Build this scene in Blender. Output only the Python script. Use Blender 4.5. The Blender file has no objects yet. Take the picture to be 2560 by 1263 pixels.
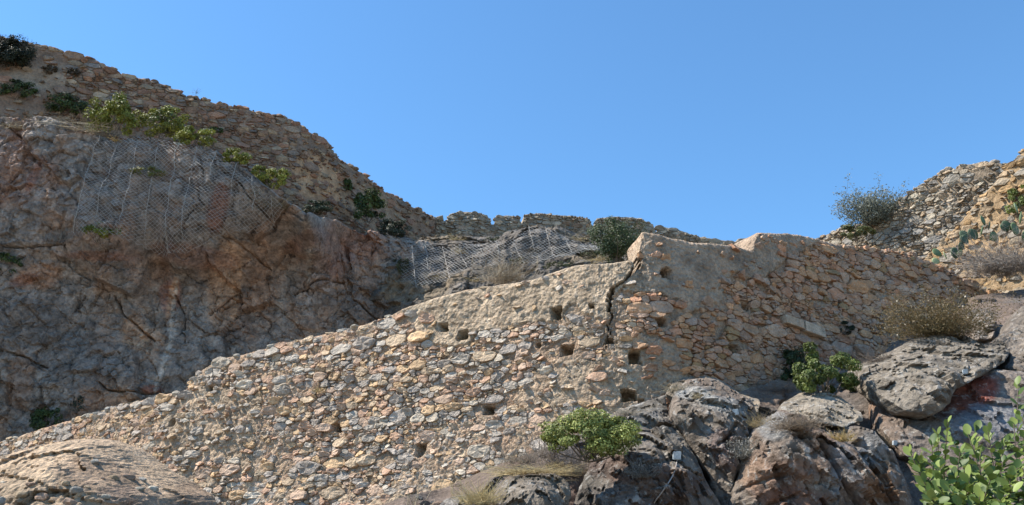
import bpy, bmesh, math, random
import numpy as np
from mathutils import Vector, geometry
random.seed(7); RNG = np.random.default_rng(11)
SC = bpy.context.scene; COL = SC.collection
# ------------------------------------------------------------------ camera
FPX = 2217.0; TH = math.radians(22.0); CAMZ = 1.6
CT, ST = math.cos(TH), math.sin(TH)
cd = bpy.data.cameras.new('camera'); cam = bpy.data.objects.new('camera', cd); COL.objects.link(cam)
cam.location = (0, 0, CAMZ); cam.rotation_euler = (math.radians(90) + TH, 0, 0)
cd.sensor_width = 36; cd.lens = 36 * FPX / 2560; cd.clip_end = 6000; cd.clip_start = 0.05
SC.camera = cam
# ------------------------------------------------------------------ sky and sun
SUN = Vector((-0.615, 0.0, 0.785)).normalized()
w = bpy.data.worlds.new('World'); SC.world = w; w.use_nodes = True
nt = w.node_tree; nt.nodes.clear()
sky = nt.nodes.new('ShaderNodeTexSky'); sky.sky_type = 'NISHITA'; sky.sun_disc = False
sky.sun_elevation = math.asin(SUN.z); sky.sun_rotation = math.atan2(SUN.x, SUN.y)
sky.air_density = 1.1; sky.dust_density = 0.0; sky.ozone_density = 10.0; sky.altitude = 0
bg = nt.nodes.new('ShaderNodeBackground'); bg.inputs[1].default_value = 0.135
out = nt.nodes.new('ShaderNodeOutputWorld')
tint = nt.nodes.new('ShaderNodeVectorMath'); tint.operation = 'MULTIPLY'; tint.inputs[1].default_value = (.92, 1.07, 1.0)
nt.links.new(sky.outputs[0], tint.inputs[0]); nt.links.new(tint.outputs[0], bg.inputs[0]); nt.links.new(bg.outputs[0], out.inputs[0])
sl = bpy.data.lights.new('sun', 'SUN'); so = bpy.data.objects.new('sun', sl); COL.objects.link(so)
sl.energy = 5.0; sl.angle = math.radians(0.53); sl.color = (1.0, 0.93, 0.82)
so.rotation_euler = (-SUN).to_track_quat('-Z', 'Y').to_euler(); so.location = (-20, 0, 60)
SC.view_settings.view_transform = 'Standard'; SC.view_settings.look = 'None'
SC.view_settings.exposure = 0.85; SC.view_settings.gamma = 1.0
# ------------------------------------------------------------------ helpers: photo geometry
def ratios(px, py):
    cx = (np.asarray(px, float) - 1280) / FPX; cy = (631.5 - np.asarray(py, float)) / FPX
    y = CT - ST * cy; z = ST + CT * cy
    return cx / y, z / y
def P(px, py, Y):
    a, b = ratios(px, py); return Vector((float(a) * Y, Y, CAMZ + float(b) * Y))
def proj(p):
    p = np.asarray(p, float); X, Y, Z = p[..., 0], p[..., 1], p[..., 2] - CAMZ
    f = Y * CT + Z * ST; f = np.where(f < .1, .1, f); u = -Y * ST + Z * CT
    return 1280 + FPX * X / f, 631.5 - FPX * u / f
# ------------------------------------------------------------------ helpers: noise
def _h(i, j, k, s):
    n = (i * 73856093) ^ (j * 19349663) ^ (k * 83492791) ^ (s * 2654435761)
    n = n & 0xffffffff; n = ((n ^ (n >> 15)) * 2246822519) & 0xffffffff
    n = ((n ^ (n >> 13)) * 3266489917) & 0xffffffff; n = n ^ (n >> 16)
    return (n & 0xffffff) / float(0xffffff)
def vnoise(p, s=0):
    p = np.asarray(p, float); q = np.floor(p).astype(np.int64); f = p - q; f = f * f * (3 - 2 * f)
    i, j, k = q[..., 0], q[..., 1], q[..., 2]; x, y, z = f[..., 0], f[..., 1], f[..., 2]
    def c(a, b, d): return _h(i + a, j + b, k + d, s)
    x0 = c(0,0,0)*(1-x)+c(1,0,0)*x; x1 = c(0,1,0)*(1-x)+c(1,1,0)*x
    x2 = c(0,0,1)*(1-x)+c(1,0,1)*x; x3 = c(0,1,1)*(1-x)+c(1,1,1)*x
    return ((x0*(1-y)+x1*y)*(1-z) + (x2*(1-y)+x3*y)*z) * 2 - 1
def fbm(p, sc=1.0, o=4, s=0, ridged=False, gain=.5):
    p = np.asarray(p, float) * sc; a, r, t = 1.0, 0.0, 0.0
    for k in range(o):
        n = vnoise(p, s + k * 7)
        if ridged: n = 1 - 2 * np.abs(n)
        r = r + a * n; t += a; a *= gain; p = p * 2.03 + 17.3
    return r / t
def worley_facets(p, sc, s=0, tilt=.6):
    """blocky fracture relief: a random plane for each cell; also F2-F1 for the joints"""
    p = np.asarray(p, float) * sc; q = np.floor(p).astype(np.int64)
    b1 = np.full(p.shape[0], 9e9); b2 = b1.copy(); val = np.zeros(p.shape[0])
    for dx in (-1, 0, 1):
        for dy in (-1, 0, 1):
            for dz in (-1, 0, 1):
                c = q + np.array([dx, dy, dz]); i, j, k = c[:, 0], c[:, 1], c[:, 2]
                o = np.stack([_h(i,j,k,s+1), _h(i,j,k,s+2), _h(i,j,k,s+3)], 1)
                d = p - (c + o); dd = (d * d).sum(1)
                g = np.stack([_h(i,j,k,s+4)-.5, _h(i,j,k,s+5)-.5, _h(i,j,k,s+6)-.5], 1) * 2
                v = (_h(i,j,k,s+7) - .5) * 2 * .6 + (d * g).sum(1) * tilt
                m = dd < b1
                b2 = np.where(m, b1, np.minimum(b2, dd)); val = np.where(m, v, val); b1 = np.where(m, dd, b1)
    return val, np.sqrt(b2) - np.sqrt(b1)
def sstep(a, b, x):
    t = np.clip((x - a) / (b - a), 0, 1); return t * t * (3 - 2 * t)
def seg_dist(pts, poly, closed=False):
    """pts Nx2, poly list of 2D points: distance to the polyline"""
    poly = np.asarray(poly, float); d = np.full(len(pts), 1e9)
    n = len(poly)
    for a in range(n if closed else n - 1):
        A, B = poly[a], poly[(a + 1) % n]; v = B - A; L = max((v * v).sum(), 1e-9)
        t = np.clip(((pts - A) @ v) / L, 0, 1); q = A + t[:, None] * v
        d = np.minimum(d, np.sqrt(((pts - q) ** 2).sum(1)))
    return d
def inside(pts, poly):
    poly = np.asarray(poly, float); r = np.zeros(len(pts), bool); n = len(poly)
    x, y = pts[:, 0], pts[:, 1]
    for a in range(n):
        x1, y1 = poly[a]; x2, y2 = poly[(a + 1) % n]
        c = ((y1 > y) != (y2 > y)) & (x < (x2 - x1) * (y - y1) / (y2 - y1 + 1e-12) + x1)
        r ^= c
    return r
class TPS:
    def __init__(s, pts, vals, reg=1e-3):
        s.p = np.asarray(pts, float); n = len(s.p)
        K = s.k(s.p, s.p) + reg * np.eye(n); Q = np.c_[np.ones(n), s.p]
        A = np.zeros((n + 3, n + 3)); A[:n, :n] = K; A[:n, n:] = Q; A[n:, :n] = Q.T
        s.w = np.linalg.solve(A, np.r_[np.asarray(vals, float), 0, 0, 0])
    def k(s, a, b):
        d = ((a[:, None, :] - b[None]) ** 2).sum(-1) + 1e-9; return .5 * d * np.log(d)
    def __call__(s, q):
        q = np.asarray(q, float); return s.k(q, s.p) @ s.w[:-3] + np.c_[np.ones(len(q)), q] @ s.w[-3:]
# ------------------------------------------------------------------ helpers: objects
def tag(o, label=None, cat=None, group=None, kind=None):
    if label: o['label'] = label
    if cat: o['category'] = cat
    if group: o['group'] = group
    if kind: o['kind'] = kind
    return o
def empty(name, loc, label=None, cat=None, group=None):
    o = bpy.data.objects.new(name, None); COL.objects.link(o); o.location = loc; o.empty_display_size = .2
    return tag(o, label, cat, group)
def mesh_obj(name, v, tris=None, quads=None, mat=None, parent=None, cols=None, smooth=True, origin=None, faces=None):
    v = np.asarray(v, np.float32)
    org = Vector((0, 0, 0)) if origin is None else Vector([float(c) for c in origin])
    base = parent_world(parent) if parent else Vector((0, 0, 0))
    v = v - np.array(org, np.float32)
    me = bpy.data.meshes.new(name)
    if faces is not None:
        me.from_pydata([tuple(map(float, r)) for r in v], [], faces)
    else:
        parts = []
        tot = []
        if tris is not None and len(tris): parts.append(np.asarray(tris, np.int32).ravel()); tot += [3] * len(tris)
        if quads is not None and len(quads): parts.append(np.asarray(quads, np.int32).ravel()); tot += [4] * len(quads)
        loops = np.concatenate(parts); tot = np.asarray(tot, np.int32)
        st = np.concatenate([[0], np.cumsum(tot)[:-1]]).astype(np.int32)
        me.vertices.add(len(v)); me.vertices.foreach_set('co', v.ravel())
        me.loops.add(len(loops)); me.loops.foreach_set('vertex_index', loops)
        me.polygons.add(len(tot)); me.polygons.foreach_set('loop_start', st); me.polygons.foreach_set('loop_total', tot)
    if cols is not None:
        c = np.asarray(cols, np.float32)
        if c.ndim == 1: c = np.repeat(c[None], len(v), 0)
        if c.shape[1] == 3: c = np.c_[c, np.ones(len(c), np.float32)]
        at = me.attributes.new('Col', 'FLOAT_COLOR', 'POINT'); at.data.foreach_set('color', c.astype(np.float32).ravel())
    me.update(calc_edges=True)
    me.polygons.foreach_set('use_smooth', np.full(len(me.polygons), smooth, bool))
    if mat: me.materials.append(mat)
    o = bpy.data.objects.new(name, me); COL.objects.link(o); o.location = org - base
    if parent: o.parent = parent
    return o
def parent_world(p):
    l = Vector((0, 0, 0))
    while p: l += p.location; p = p.parent
    return l
def grid_quads(nr, nc, wrap=False):
    i = np.arange(nr * nc).reshape(nr, nc)
    return np.stack([i[:-1, :-1], i[:-1, 1:], i[1:, 1:], i[1:, :-1]], -1).reshape(-1, 4)
def tube(pts, r0, r1=None, n=5):
    """tapered tube along a polyline -> verts, quads"""
    pts = np.asarray(pts, float); m = len(pts); r1 = r0 if r1 is None else r1
    t = np.gradient(pts, axis=0); t /= np.linalg.norm(t, axis=1)[:, None] + 1e-9
    up = np.where(np.abs(t[:, 2:3]) > .9, np.array([[1., 0, 0]]), np.array([[0., 0, 1]]))
    a = np.cross(t, up); a /= np.linalg.norm(a, axis=1)[:, None] + 1e-9; b = np.cross(t, a)
    ang = np.arange(n) * 2 * math.pi / n; r = np.linspace(r0, r1, m)
    v = pts[:, None] + r[:, None, None] * (np.cos(ang)[None, :, None] * a[:, None] + np.sin(ang)[None, :, None] * b[:, None])
    i = np.arange(m * n).reshape(m, n); j = np.roll(i, -1, 1)
    q = np.stack([i[:-1], j[:-1], j[1:], i[1:]], -1).reshape(-1, 4)
    return v.reshape(-1, 3), q
class Bag:
    def __init__(s): s.v = []; s.q = []; s.t = []; s.c = []; s.n = 0
    def add(s, v, q=None, t=None, c=None):
        v = np.asarray(v); s.v.append(v)
        if q is not None and len(q): s.q.append(np.asarray(q) + s.n)
        if t is not None and len(t): s.t.append(np.asarray(t) + s.n)
        if c is not None:
            c = np.asarray(c, float); s.c.append(np.repeat(c[None], len(v), 0) if c.ndim == 1 else c)
        s.n += len(v)
    def build(s, name, mat, parent=None, smooth=True, origin=None):
        return mesh_obj(name, np.concatenate(s.v), np.concatenate(s.t) if s.t else None, np.concatenate(s.q) if s.q else None,
                        mat, parent, np.concatenate(s.c) if s.c else None, smooth, origin)
# ------------------------------------------------------------------ materials
def rock_mat(name, var=.35, s1=3.0, s2=22.0, bump=.6, dist=.02, fine=70.0, pits=0.0, lichen=0.0, lcol=(.5, .48, .43), lsc=5.0, rough=.93):
    m = bpy.data.materials.new(name); m.use_nodes = True; t = m.node_tree; N = t.nodes; L = t.links
    bs = N['Principled BSDF']; bs.inputs['Roughness'].default_value = rough; bs.inputs['Specular IOR Level'].default_value = .2
    geo = N.new('ShaderNodeNewGeometry'); at = N.new('ShaderNodeAttribute'); at.attribute_name = 'Col'
    def noise(sc, det=6, ro=.6):
        n = N.new('ShaderNodeTexNoise'); n.inputs['Scale'].default_value = sc; n.inputs['Detail'].default_value = det
        n.inputs['Roughness'].default_value = ro; L.new(geo.outputs['Position'], n.inputs['Vector']); return n
    def ramp(src, a, b, v0, v1):
        r = N.new('ShaderNodeMapRange'); r.inputs[1].default_value = a; r.inputs[2].default_value = b
        r.inputs[3].default_value = v0; r.inputs[4].default_value = v1; L.new(src, r.inputs[0]); return r.outputs[0]
    n1 = noise(s1); n2 = noise(s2); n3 = noise(fine, 4, .7)
    m1 = N.new('ShaderNodeMath'); m1.operation = 'MULTIPLY'
    L.new(ramp(n1.outputs[0], .3, .7, 1 - var, 1 + var), m1.inputs[0]); L.new(ramp(n2.outputs[0], .3, .7, 1 - var * .8, 1 + var * .8), m1.inputs[1])
    mx = N.new('ShaderNodeVectorMath'); mx.operation = 'SCALE'; L.new(at.outputs['Color'], mx.inputs[0]); L.new(m1.outputs[0], mx.inputs['Scale'])
    col = mx.outputs[0]
    if lichen > 0:
        nl = noise(lsc, 8, .72); mk = ramp(nl.outputs[0], .62 - lichen * .25, .70 - lichen * .22, 0, .85)
        mi = N.new('ShaderNodeMix'); mi.data_type = 'RGBA'; L.new(mk, mi.inputs['Factor']); L.new(col, mi.inputs[6]); mi.inputs[7].default_value = (*lcol, 1); col = mi.outputs[2]
    L.new(col, bs.inputs['Base Color'])
    hsum = N.new('ShaderNodeMath'); hsum.operation = 'MULTIPLY_ADD'; L.new(n3.outputs[0], hsum.inputs[0]); hsum.inputs[1].default_value = .35; L.new(n2.outputs[0], hsum.inputs[2])
    h = hsum.outputs[0]
    if pits > 0:
        vo = N.new('ShaderNodeTexVoronoi'); vo.inputs['Scale'].default_value = s2 * .8; vo.feature = 'SMOOTH_F1'; vo.inputs['Smoothness'].default_value = .4
        dn = noise(s2 * .5, 3); ad = N.new('ShaderNodeVectorMath'); ad.operation = 'MULTIPLY_ADD'
        L.new(dn.outputs['Color'], ad.inputs[0]); ad.inputs[1].default_value = (.12, .12, .12); L.new(geo.outputs['Position'], ad.inputs[2]); L.new(ad.outputs[0], vo.inputs['Vector'])
        pm = N.new('ShaderNodeMath'); pm.operation = 'MULTIPLY_ADD'; L.new(vo.outputs['Distance'], pm.inputs[0]); pm.inputs[1].default_value = -pits; L.new(h, pm.inputs[2]); h = pm.outputs[0]
    b = N.new('ShaderNodeBump'); b.inputs['Strength'].default_value = bump; b.inputs['Distance'].default_value = dist
    L.new(h, b.inputs['Height']); L.new(b.outputs[0], bs.inputs['Normal'])
    return m
def leaf_mat(name, trans=.2, rough=.5):
    m = bpy.data.materials.new(name); m.use_nodes = True; t = m.node_tree; N = t.nodes; L = t.links
    bs = N['Principled BSDF']; bs.inputs['Roughness'].default_value = rough; bs.inputs['Specular IOR Level'].default_value = .35
    at = N.new('ShaderNodeAttribute'); at.attribute_name = 'Col'; L.new(at.outputs['Color'], bs.inputs['Base Color'])
    tr = N.new('ShaderNodeBsdfTranslucent'); L.new(at.outputs['Color'], tr.inputs[0])
    mx = N.new('ShaderNodeMixShader'); mx.inputs[0].default_value = trans
    L.new(bs.outputs[0], mx.inputs[1]); L.new(tr.outputs[0], mx.inputs[2]); L.new(mx.outputs[0], N['Material Output'].inputs[0]); return m
def plain_mat(name, col, rough=.6, metal=0.0):
    m = bpy.data.materials.new(name); m.use_nodes = True; N = m.node_tree.nodes; L = m.node_tree.links; bs = N['Principled BSDF']
    bs.inputs['Roughness'].default_value = rough; bs.inputs['Metallic'].default_value = metal
    geo = N.new('ShaderNodeNewGeometry'); n = N.new('ShaderNodeTexNoise'); n.inputs['Scale'].default_value = 35; n.inputs['Detail'].default_value = 5
    L.new(geo.outputs['Position'], n.inputs['Vector'])
    r = N.new('ShaderNodeMapRange'); r.inputs[1].default_value = .3; r.inputs[2].default_value = .7; r.inputs[3].default_value = .7; r.inputs[4].default_value = 1.15
    L.new(n.outputs[0], r.inputs[0]); v = N.new('ShaderNodeVectorMath'); v.operation = 'SCALE'; v.inputs[0].default_value = col; L.new(r.outputs[0], v.inputs['Scale'])
    L.new(v.outputs[0], bs.inputs['Base Color']); return m
M_STONE = rock_mat('limestone_rubble', .30, 4, 24, 1.0, .03, 70, pits=.5, lichen=.08, lcol=(.46, .43, .36), lsc=7)
M_MORTAR = rock_mat('lime_mortar', .36, 2.2, 15, 1.0, .085, 50, pits=.9)
M_FARSTONE = rock_mat('weathered_wall_stone', .32, 2, 10, 1.0, .06, 36, pits=.4)
M_CLIFF = rock_mat('cliff_limestone', .46, 2.2, 9.0, 1.0, .11, 40, pits=.3)
M_ROCK = rock_mat('crag_limestone', .36, 2.2, 11, 1.0, .07, 40, pits=.6, lichen=.30, lcol=(.34, .325, .30), lsc=5.5)
M_EARTH = rock_mat('stony_earth', .34, 2.5, 14, 1.0, .06, 55, pits=.6)
M_LEAF = leaf_mat('leaf'); M_DRY = leaf_mat('dry_stalk', .15, .8)
M_BARK = plain_mat('bark', (.13, .10, .075), .9)
M_WIRE = plain_mat('galvanised_wire', (.50, .495, .48), .55, .3)
M_CABLE = plain_mat('steel_cable', (.42, .39, .35), .6, .1)
M_ROPE = plain_mat('bleached_rope', (.48, .46, .42), .85)
M_BOX = plain_mat('sensor_box_plastic', (.45, .50, .53), .5)
M_CORD = plain_mat('cord_rubber', (.36, .31, .27), .7)
# ------------------------------------------------------------------ rubble stones
def pack(u0, u1, v0, v1, rfun, seed, jit=.5):
    """stone seats in rough uneven courses on a metric (u,v) sheet: (u, v, radius)"""
    rg = random.Random(seed); rmin, rmax, rmean = rfun; cell = rmax; g = {}; pts = []
    ph = [rg.uniform(0, 9) for _ in range(4)]
    def wav(u): return .5 * math.sin(u * .9 + ph[0]) + .35 * math.sin(u * 2.1 + ph[1]) + .2 * math.sin(u * 4.7 + ph[2])
    def put(x, y, r): g.setdefault((int(x // cell), int(y // cell)), []).append((x, y, r)); pts.append((x, y, r))
    v = v0 - 2 * rmax
    while v < v1 + 2 * rmax:
        h = 2 * min(rmax, max(rmin, rmean * math.exp(rg.gauss(0, .38)))); u = u0 - rg.uniform(0, h)
        while u < u1 + h:
            wd = h * rg.choice((.5, .65, .8, 1.0, 1.2, 1.5, 1.9)) * rg.uniform(.9, 1.1)
            x = u + wd / 2; y = v + h / 2 + rmean * 1.6 * wav(u) + rg.gauss(0, jit * .3) * h
            sp = .16 + .30 * max(0, math.sin(x * .7 + ph[3]) * math.sin(y * .9 + ph[1]))
            if rg.random() < sp:                       # a stack of small ones
                k = rg.choice((2, 2, 3))
                for q in range(k): put(x + rg.gauss(0, .12) * wd, y + h * ((q + .5) / k - .5), min(wd, h / k) * .5)
            elif wd < .8 * h and rg.random() < .5: put(x, y - .25 * h, wd * .42); put(x + rg.gauss(0, .1) * wd, y + .28 * h, wd * .38)
            else: put(x, y, (wd + h) * .25)
            u += wd
        v += h
    return pts, g, cell
def cells(pts, g, cell, keep=None):
    res = []
    for (x, y, r) in pts:
        if keep and not keep(x, y): continue
        k = 2.3 * r; poly = [(k*math.cos(a), k*math.sin(a)) for a in (.4, 1.19, 1.97, 2.76, 3.54, 4.33, 5.11, 5.9)]
        a, b = int(x // cell), int(y // cell)
        for i in range(a-3, a+4):
            for j in range(b-3, b+4):
                for (X, Y, R) in g.get((i, j), ()):
                    dx, dy = X - x, Y - y; dd = dx*dx + dy*dy
                    if dd < 1e-9 or dd > (2.6 * (r + R)) ** 2: continue
                    c = (dd + r*r - R*R) / 2
                    if c > k * math.sqrt(dd): continue
                    new = []; n = len(poly)
                    for q in range(n):
                        p1, p2 = poly[q], poly[(q+1) % n]
                        e1 = p1[0]*dx + p1[1]*dy - c; e2 = p2[0]*dx + p2[1]*dy - c
                        if e1 <= 0: new.append(p1)
                        if e1 * e2 < 0:
                            t = e1 / (e1 - e2); new.append((p1[0]+t*(p2[0]-p1[0]), p1[1]+t*(p2[1]-p1[1])))
                    poly = new
                    if len(poly) < 3: break
                if len(poly) < 3: break
            if len(poly) < 3: break
        if len(poly) >= 3: res.append((x, y, r, poly))
    return res
def round_poly(poly, n=10):
    p = np.asarray(poly, float); q = np.roll(p, -1, 0)
    p = np.stack([p*.93+q*.07, p*.07+q*.93], 1).reshape(-1, 2)
    d = np.r_[0, np.cumsum(np.linalg.norm(np.roll(p, -1, 0) - p, axis=1))]; pp = np.r_[p, p[:1]]
    s = np.linspace(0, d[-1], n, endpoint=False)
    return np.c_[np.interp(s, d, pp[:, 0]), np.interp(s, d, pp[:, 1])]
NS = 14
_q = []
for _k in range(3):
    for _i in range(NS): _q.append((_k*NS+_i, _k*NS+(_i+1) % NS, (_k+1)*NS+(_i+1) % NS, (_k+1)*NS+_i))
STONE_Q = np.array(_q); STONE_T = np.array([(3*NS+i, 3*NS+(i+1) % NS, 4*NS) for i in range(NS)])
def stone_uvd(poly, r, h, gap, rg, asp):
    """one stone on the wall sheet: rings of (u, v, d)"""
    p = round_poly(poly, NS); c = p.mean(0); rr = np.abs(p - c).max(); lim = 1.75 * r
    l = np.linalg.norm(p - c, axis=1)[:, None]; p = c + (p - c) * np.minimum(1, lim / np.maximum(l, 1e-6))
    p = c + (p - c) * max(.6, 1 - gap / r) * (1 + rg.uniform(-.06, .06, (NS, 1)))
    tl = rg.uniform(-.7, .7, 2) * h / r
    R = []
    for sc, hh in ((1.0, -.09), (1.0, h * .5), (.92, h * .92), (.62, h)):
        q = c + (p - c) * sc * (1 + (rg.uniform(-.07, .07, (NS, 1)) if sc < 1 else 0))
        d = hh + (((q - c) @ tl) * (.5 if hh < h * .5 else 1) if hh > 0 else 0) + (rg.uniform(-.17, .17, NS) * h if hh > 0 else 0)
        R.append(np.c_[q[:, 0], q[:, 1] / asp, np.zeros(NS) + d])
    R.append(np.array([[c[0], c[1] / asp, h * 1.0 + rg.uniform(-.15, .15) * h]]))
    return np.concatenate(R)
ICO_V, ICO_T = None, None
def _ico():
    global ICO_V, ICO_T
    bm = bmesh.new(); bmesh.ops.create_icosphere(bm, subdivisions=2, radius=1)
    ICO_V = np.array([v.co[:] for v in bm.verts]); ICO_T = np.array([[v.index for v in f.verts] for f in bm.faces]); bm.free()
_ico()
def lump(c, rad, seed, rough=.25):
    """loose angular stone"""
    rg = np.random.default_rng(seed); d = ICO_V.copy()
    for k in range(7):                       # flat faces
        n = rg.normal(size=3); n /= np.linalg.norm(n); lim = rg.uniform(.55, .85); e = d @ n
        d = np.where((e > lim)[:, None], d - (e - lim)[:, None] * n, d)
    d = d * (1 + rough * fbm(d + seed * 3.1, 1.6, 2, seed)[:, None])
    a = rg.uniform(-.5, .5); R = np.array([[math.cos(a), -math.sin(a), 0], [math.sin(a), math.cos(a), 0], [0, 0, 1]])
    return (d * np.asarray(rad)) @ R.T + np.asarray(c)
class Wall:
    def __init__(s, top, smooth, batter, zref, side=1, undul=.10, seed=0):
        s.seed = seed; s.batter = batter; s.zref = zref; s.und = undul
        # dense top line in the picture -> azimuth ratio and height ratio
        A = np.asarray(top, float); n = 60
        T = np.concatenate([np.linspace(0, 1, n, endpoint=False)[:, None] * (A[i+1] - A[i]) + A[i] for i in range(len(A)-1)] + [A[-1:]])
        ax, az = ratios(T[:, 0], T[:, 1]); pl = np.c_[ax * T[:, 2], T[:, 2]]
        L = np.r_[0, np.cumsum(np.linalg.norm(np.diff(pl, axis=0), axis=1))]
        m = int(L[-1] / .05) + 2; u = np.linspace(0, L[-1], m); X = np.interp(u, L, pl[:, 0]); Y = np.interp(u, L, pl[:, 1])
        if smooth > 0:
            k = int(smooth / .05 * 3); kr = np.exp(-.5 * (np.arange(-k, k+1) * .05 / smooth) ** 2); kr /= kr.sum()
            def sm(a):
                e = np.r_[a[0] - (a[1]-a[0]) * np.arange(k, 0, -1), a, a[-1] + (a[-1]-a[-2]) * np.arange(1, k+1)]
                return np.convolve(e, kr, 'valid')
            X, Y = sm(X), sm(Y)
        u = np.r_[0, np.cumsum(np.hypot(np.diff(X), np.diff(Y)))]
        s.u, s.X, s.Y = u, X, Y; s.L = u[-1]
        tx, ty = np.gradient(X, u), np.gradient(Y, u); l = np.hypot(tx, ty)
        s.NX, s.NY = ty / l * side, -tx / l * side
        ax = np.maximum.accumulate(ax + np.arange(len(ax)) * 1e-7)
        s.zt = CAMZ + np.interp(X / Y, ax, az) * Y
        s.uax = X / Y
    def ztop(s, u): return np.interp(u, s.u, s.zt)
    def pos(s, u, z, d):
        u = np.asarray(u, float); n = np.stack([np.interp(u, s.u, s.NX), np.interp(u, s.u, s.NY)], -1)
        b = np.stack([np.interp(u, s.u, s.X), np.interp(u, s.u, s.Y)], -1)
        q = np.stack([u, z, np.zeros_like(u)], -1)
        off = d + s.batter * (s.zref - z) + s.und * fbm(q, .45, 3, s.seed + 50)
        p = b + n * off[..., None]
        return np.stack([p[..., 0], p[..., 1], z], -1)
    def uz(s, px, py):
        """sheet coordinates of the wall point seen at a photo pixel"""
        if not hasattr(s, '_t'):
            U, Z = np.meshgrid(np.arange(0, s.L, .06), np.arange(0, 28, .06)); U, Z = U.ravel(), Z.ravel()
            k = Z < s.ztop(U) + .3; U, Z = U[k], Z[k]; a, b = proj(s.pos(U, Z, np.zeros_like(U))); s._t = (U, Z, a, b)
        U, Z, a, b = s._t; i = np.argmin((a - px) ** 2 + (b - py) ** 2); return U[i], Z[i]
    def core(s, name, parent, mat, zbot, du, dz, thick, colf, relief, rnd=.12, toprough=.08, urefine=None, dfun=None, backdrop=1.5):
        us = np.arange(0, s.L, du)
        for a, b, st in (urefine or []): us = np.r_[us[(us < a) | (us > b)], np.arange(a, b, st)]
        us = np.sort(us); zt = s.ztop(us) + toprough * fbm(np.c_[us, us * 0, us * 0], 1.3, 4, s.seed + 3)
        zb = zbot(us) if callable(zbot) else np.full_like(us, zbot)
        H = np.max(zt - zb); nr = int(H / dz) + 1; rows = []; mid = 1 - np.linspace(0, 1, nr) ; mid = mid[::-1]
        Z = zb[None] + (zt - rnd - zb)[None] * mid[:, None]; U = np.repeat(us[None], nr, 0)
        q = np.stack([U, Z, U * 0], -1).reshape(-1, 3)
        D = relief(q).reshape(U.shape)
        if dfun is not None: D = D + dfun(U.ravel(), Z.ravel()).reshape(U.shape)
        V = [s.pos(U, Z, D)]
        D1 = D[-1]
        for a in (.35, .7, 1.0):               # rounded crest
            V.append(s.pos(us, zt - rnd + rnd * math.sin(a*math.pi/2), D1 - rnd * (1 - math.cos(a*math.pi/2)))[None])
        for k in range(1, 5):
            dd = D1 - rnd - (thick - rnd) * k / 4; zz = zt + toprough * .6 * fbm(np.c_[us, dd, us * 0], 4, 3, s.seed + 9)
            V.append(s.pos(us, zz, dd)[None])
        V.append(s.pos(us, zt - backdrop, D1 * 0 - thick)[None])
        V = np.concatenate(V); nr2, nc = V.shape[:2]; V = V.reshape(-1, 3)
        UZ = np.concatenate([U, np.repeat(us[None], nr2 - nr, 0)]).ravel()
        ZZ = V[:, 2]
        return mesh_obj(name, V, None, grid_quads(nr2, nc), mat, parent, colf(UZ, ZZ, V), True)
    def stones(s, parent, mat, rfun, asp, zbot, colf, hfun, gap, skip=None, seed=1, extra=None, limit=300, rough=.02, jit=.5, warp=.045, restname='small_stones'):
        zmax = s.zt.max(); zb = zbot if not callable(zbot) else 0
        pts, g, cell = pack(0, s.L, zb * asp, zmax * asp, rfun, seed, jit)
        rg = np.random.default_rng(seed)
        def keep(x, y):
            z = y / asp
            if z > np.interp(x, s.u, s.zt) - .04: return False
            if callable(zbot) and z < zbot(x): return False
            return not (skip and skip(x, z))
        P_ = []
        for (x, y, r, poly) in cells(pts, g, cell, keep):
            z = y / asp; h = hfun(x, z, r, rg)
            if h is None: continue
            t = stone_uvd(poly, r, h, gap, rg, asp); t[:, 0] += x; t[:, 1] += z
            top = np.interp(x, s.u, s.zt); t[:, 1] = np.minimum(t[:, 1], top + .03)
            P_.append((t, colf(x, z, rg)))
        if P_:
            al = np.concatenate([t for t, _ in P_]); ft = np.where(np.arange(len(al)) % (4*NS+1) >= NS, 1.0, 0.0); q3 = np.c_[al[:, :2], al[:, 2] * 0]; al[:, :2] += warp * np.c_[fbm(q3, 4.5, 3, 91), fbm(q3, 4.5, 3, 92)]; al[:, 2] += ft * rough * (fbm(q3, 7, 3, 17, True) + .6 * fbm(q3, 2.2, 3, 71)); W = s.pos(al[:, 0], al[:, 1], al[:, 2])
        pieces = []; o = 0
        for t, c in P_: pieces.append((W[o:o+len(t)], STONE_Q, STONE_T, c)); o += len(t)
        for e in (extra or []): pieces.append((e[0], None, ICO_T, e[1]))
        areas = []
        for v, q, t, c in pieces:
            a, b = proj(v); ar = (a.max()-a.min()) * (b.max()-b.min())
            if a.max() < 0 or a.min() > 2560 or b.min() > 1263: ar = 0
            areas.append(ar)
        order = np.argsort(areas)[::-1]; bag = Bag(); nb = 0
        for k, i in enumerate(order):
            v, q, t, c = pieces[i]
            if k < limit and areas[i] > 0: mesh_obj('stone', v, t, q, mat, parent, c, False, v.mean(0))
            else: bag.add(v, q, t, c); nb += 1
        if nb: tag(bag.build(restname, mat, parent, False), kind='stuff')
        return len(pieces)
def pick(rg, pal):
    c = np.array(pal[int(rg.integers(len(pal)))], float); return c * rg.uniform(.78, 1.2)
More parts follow.
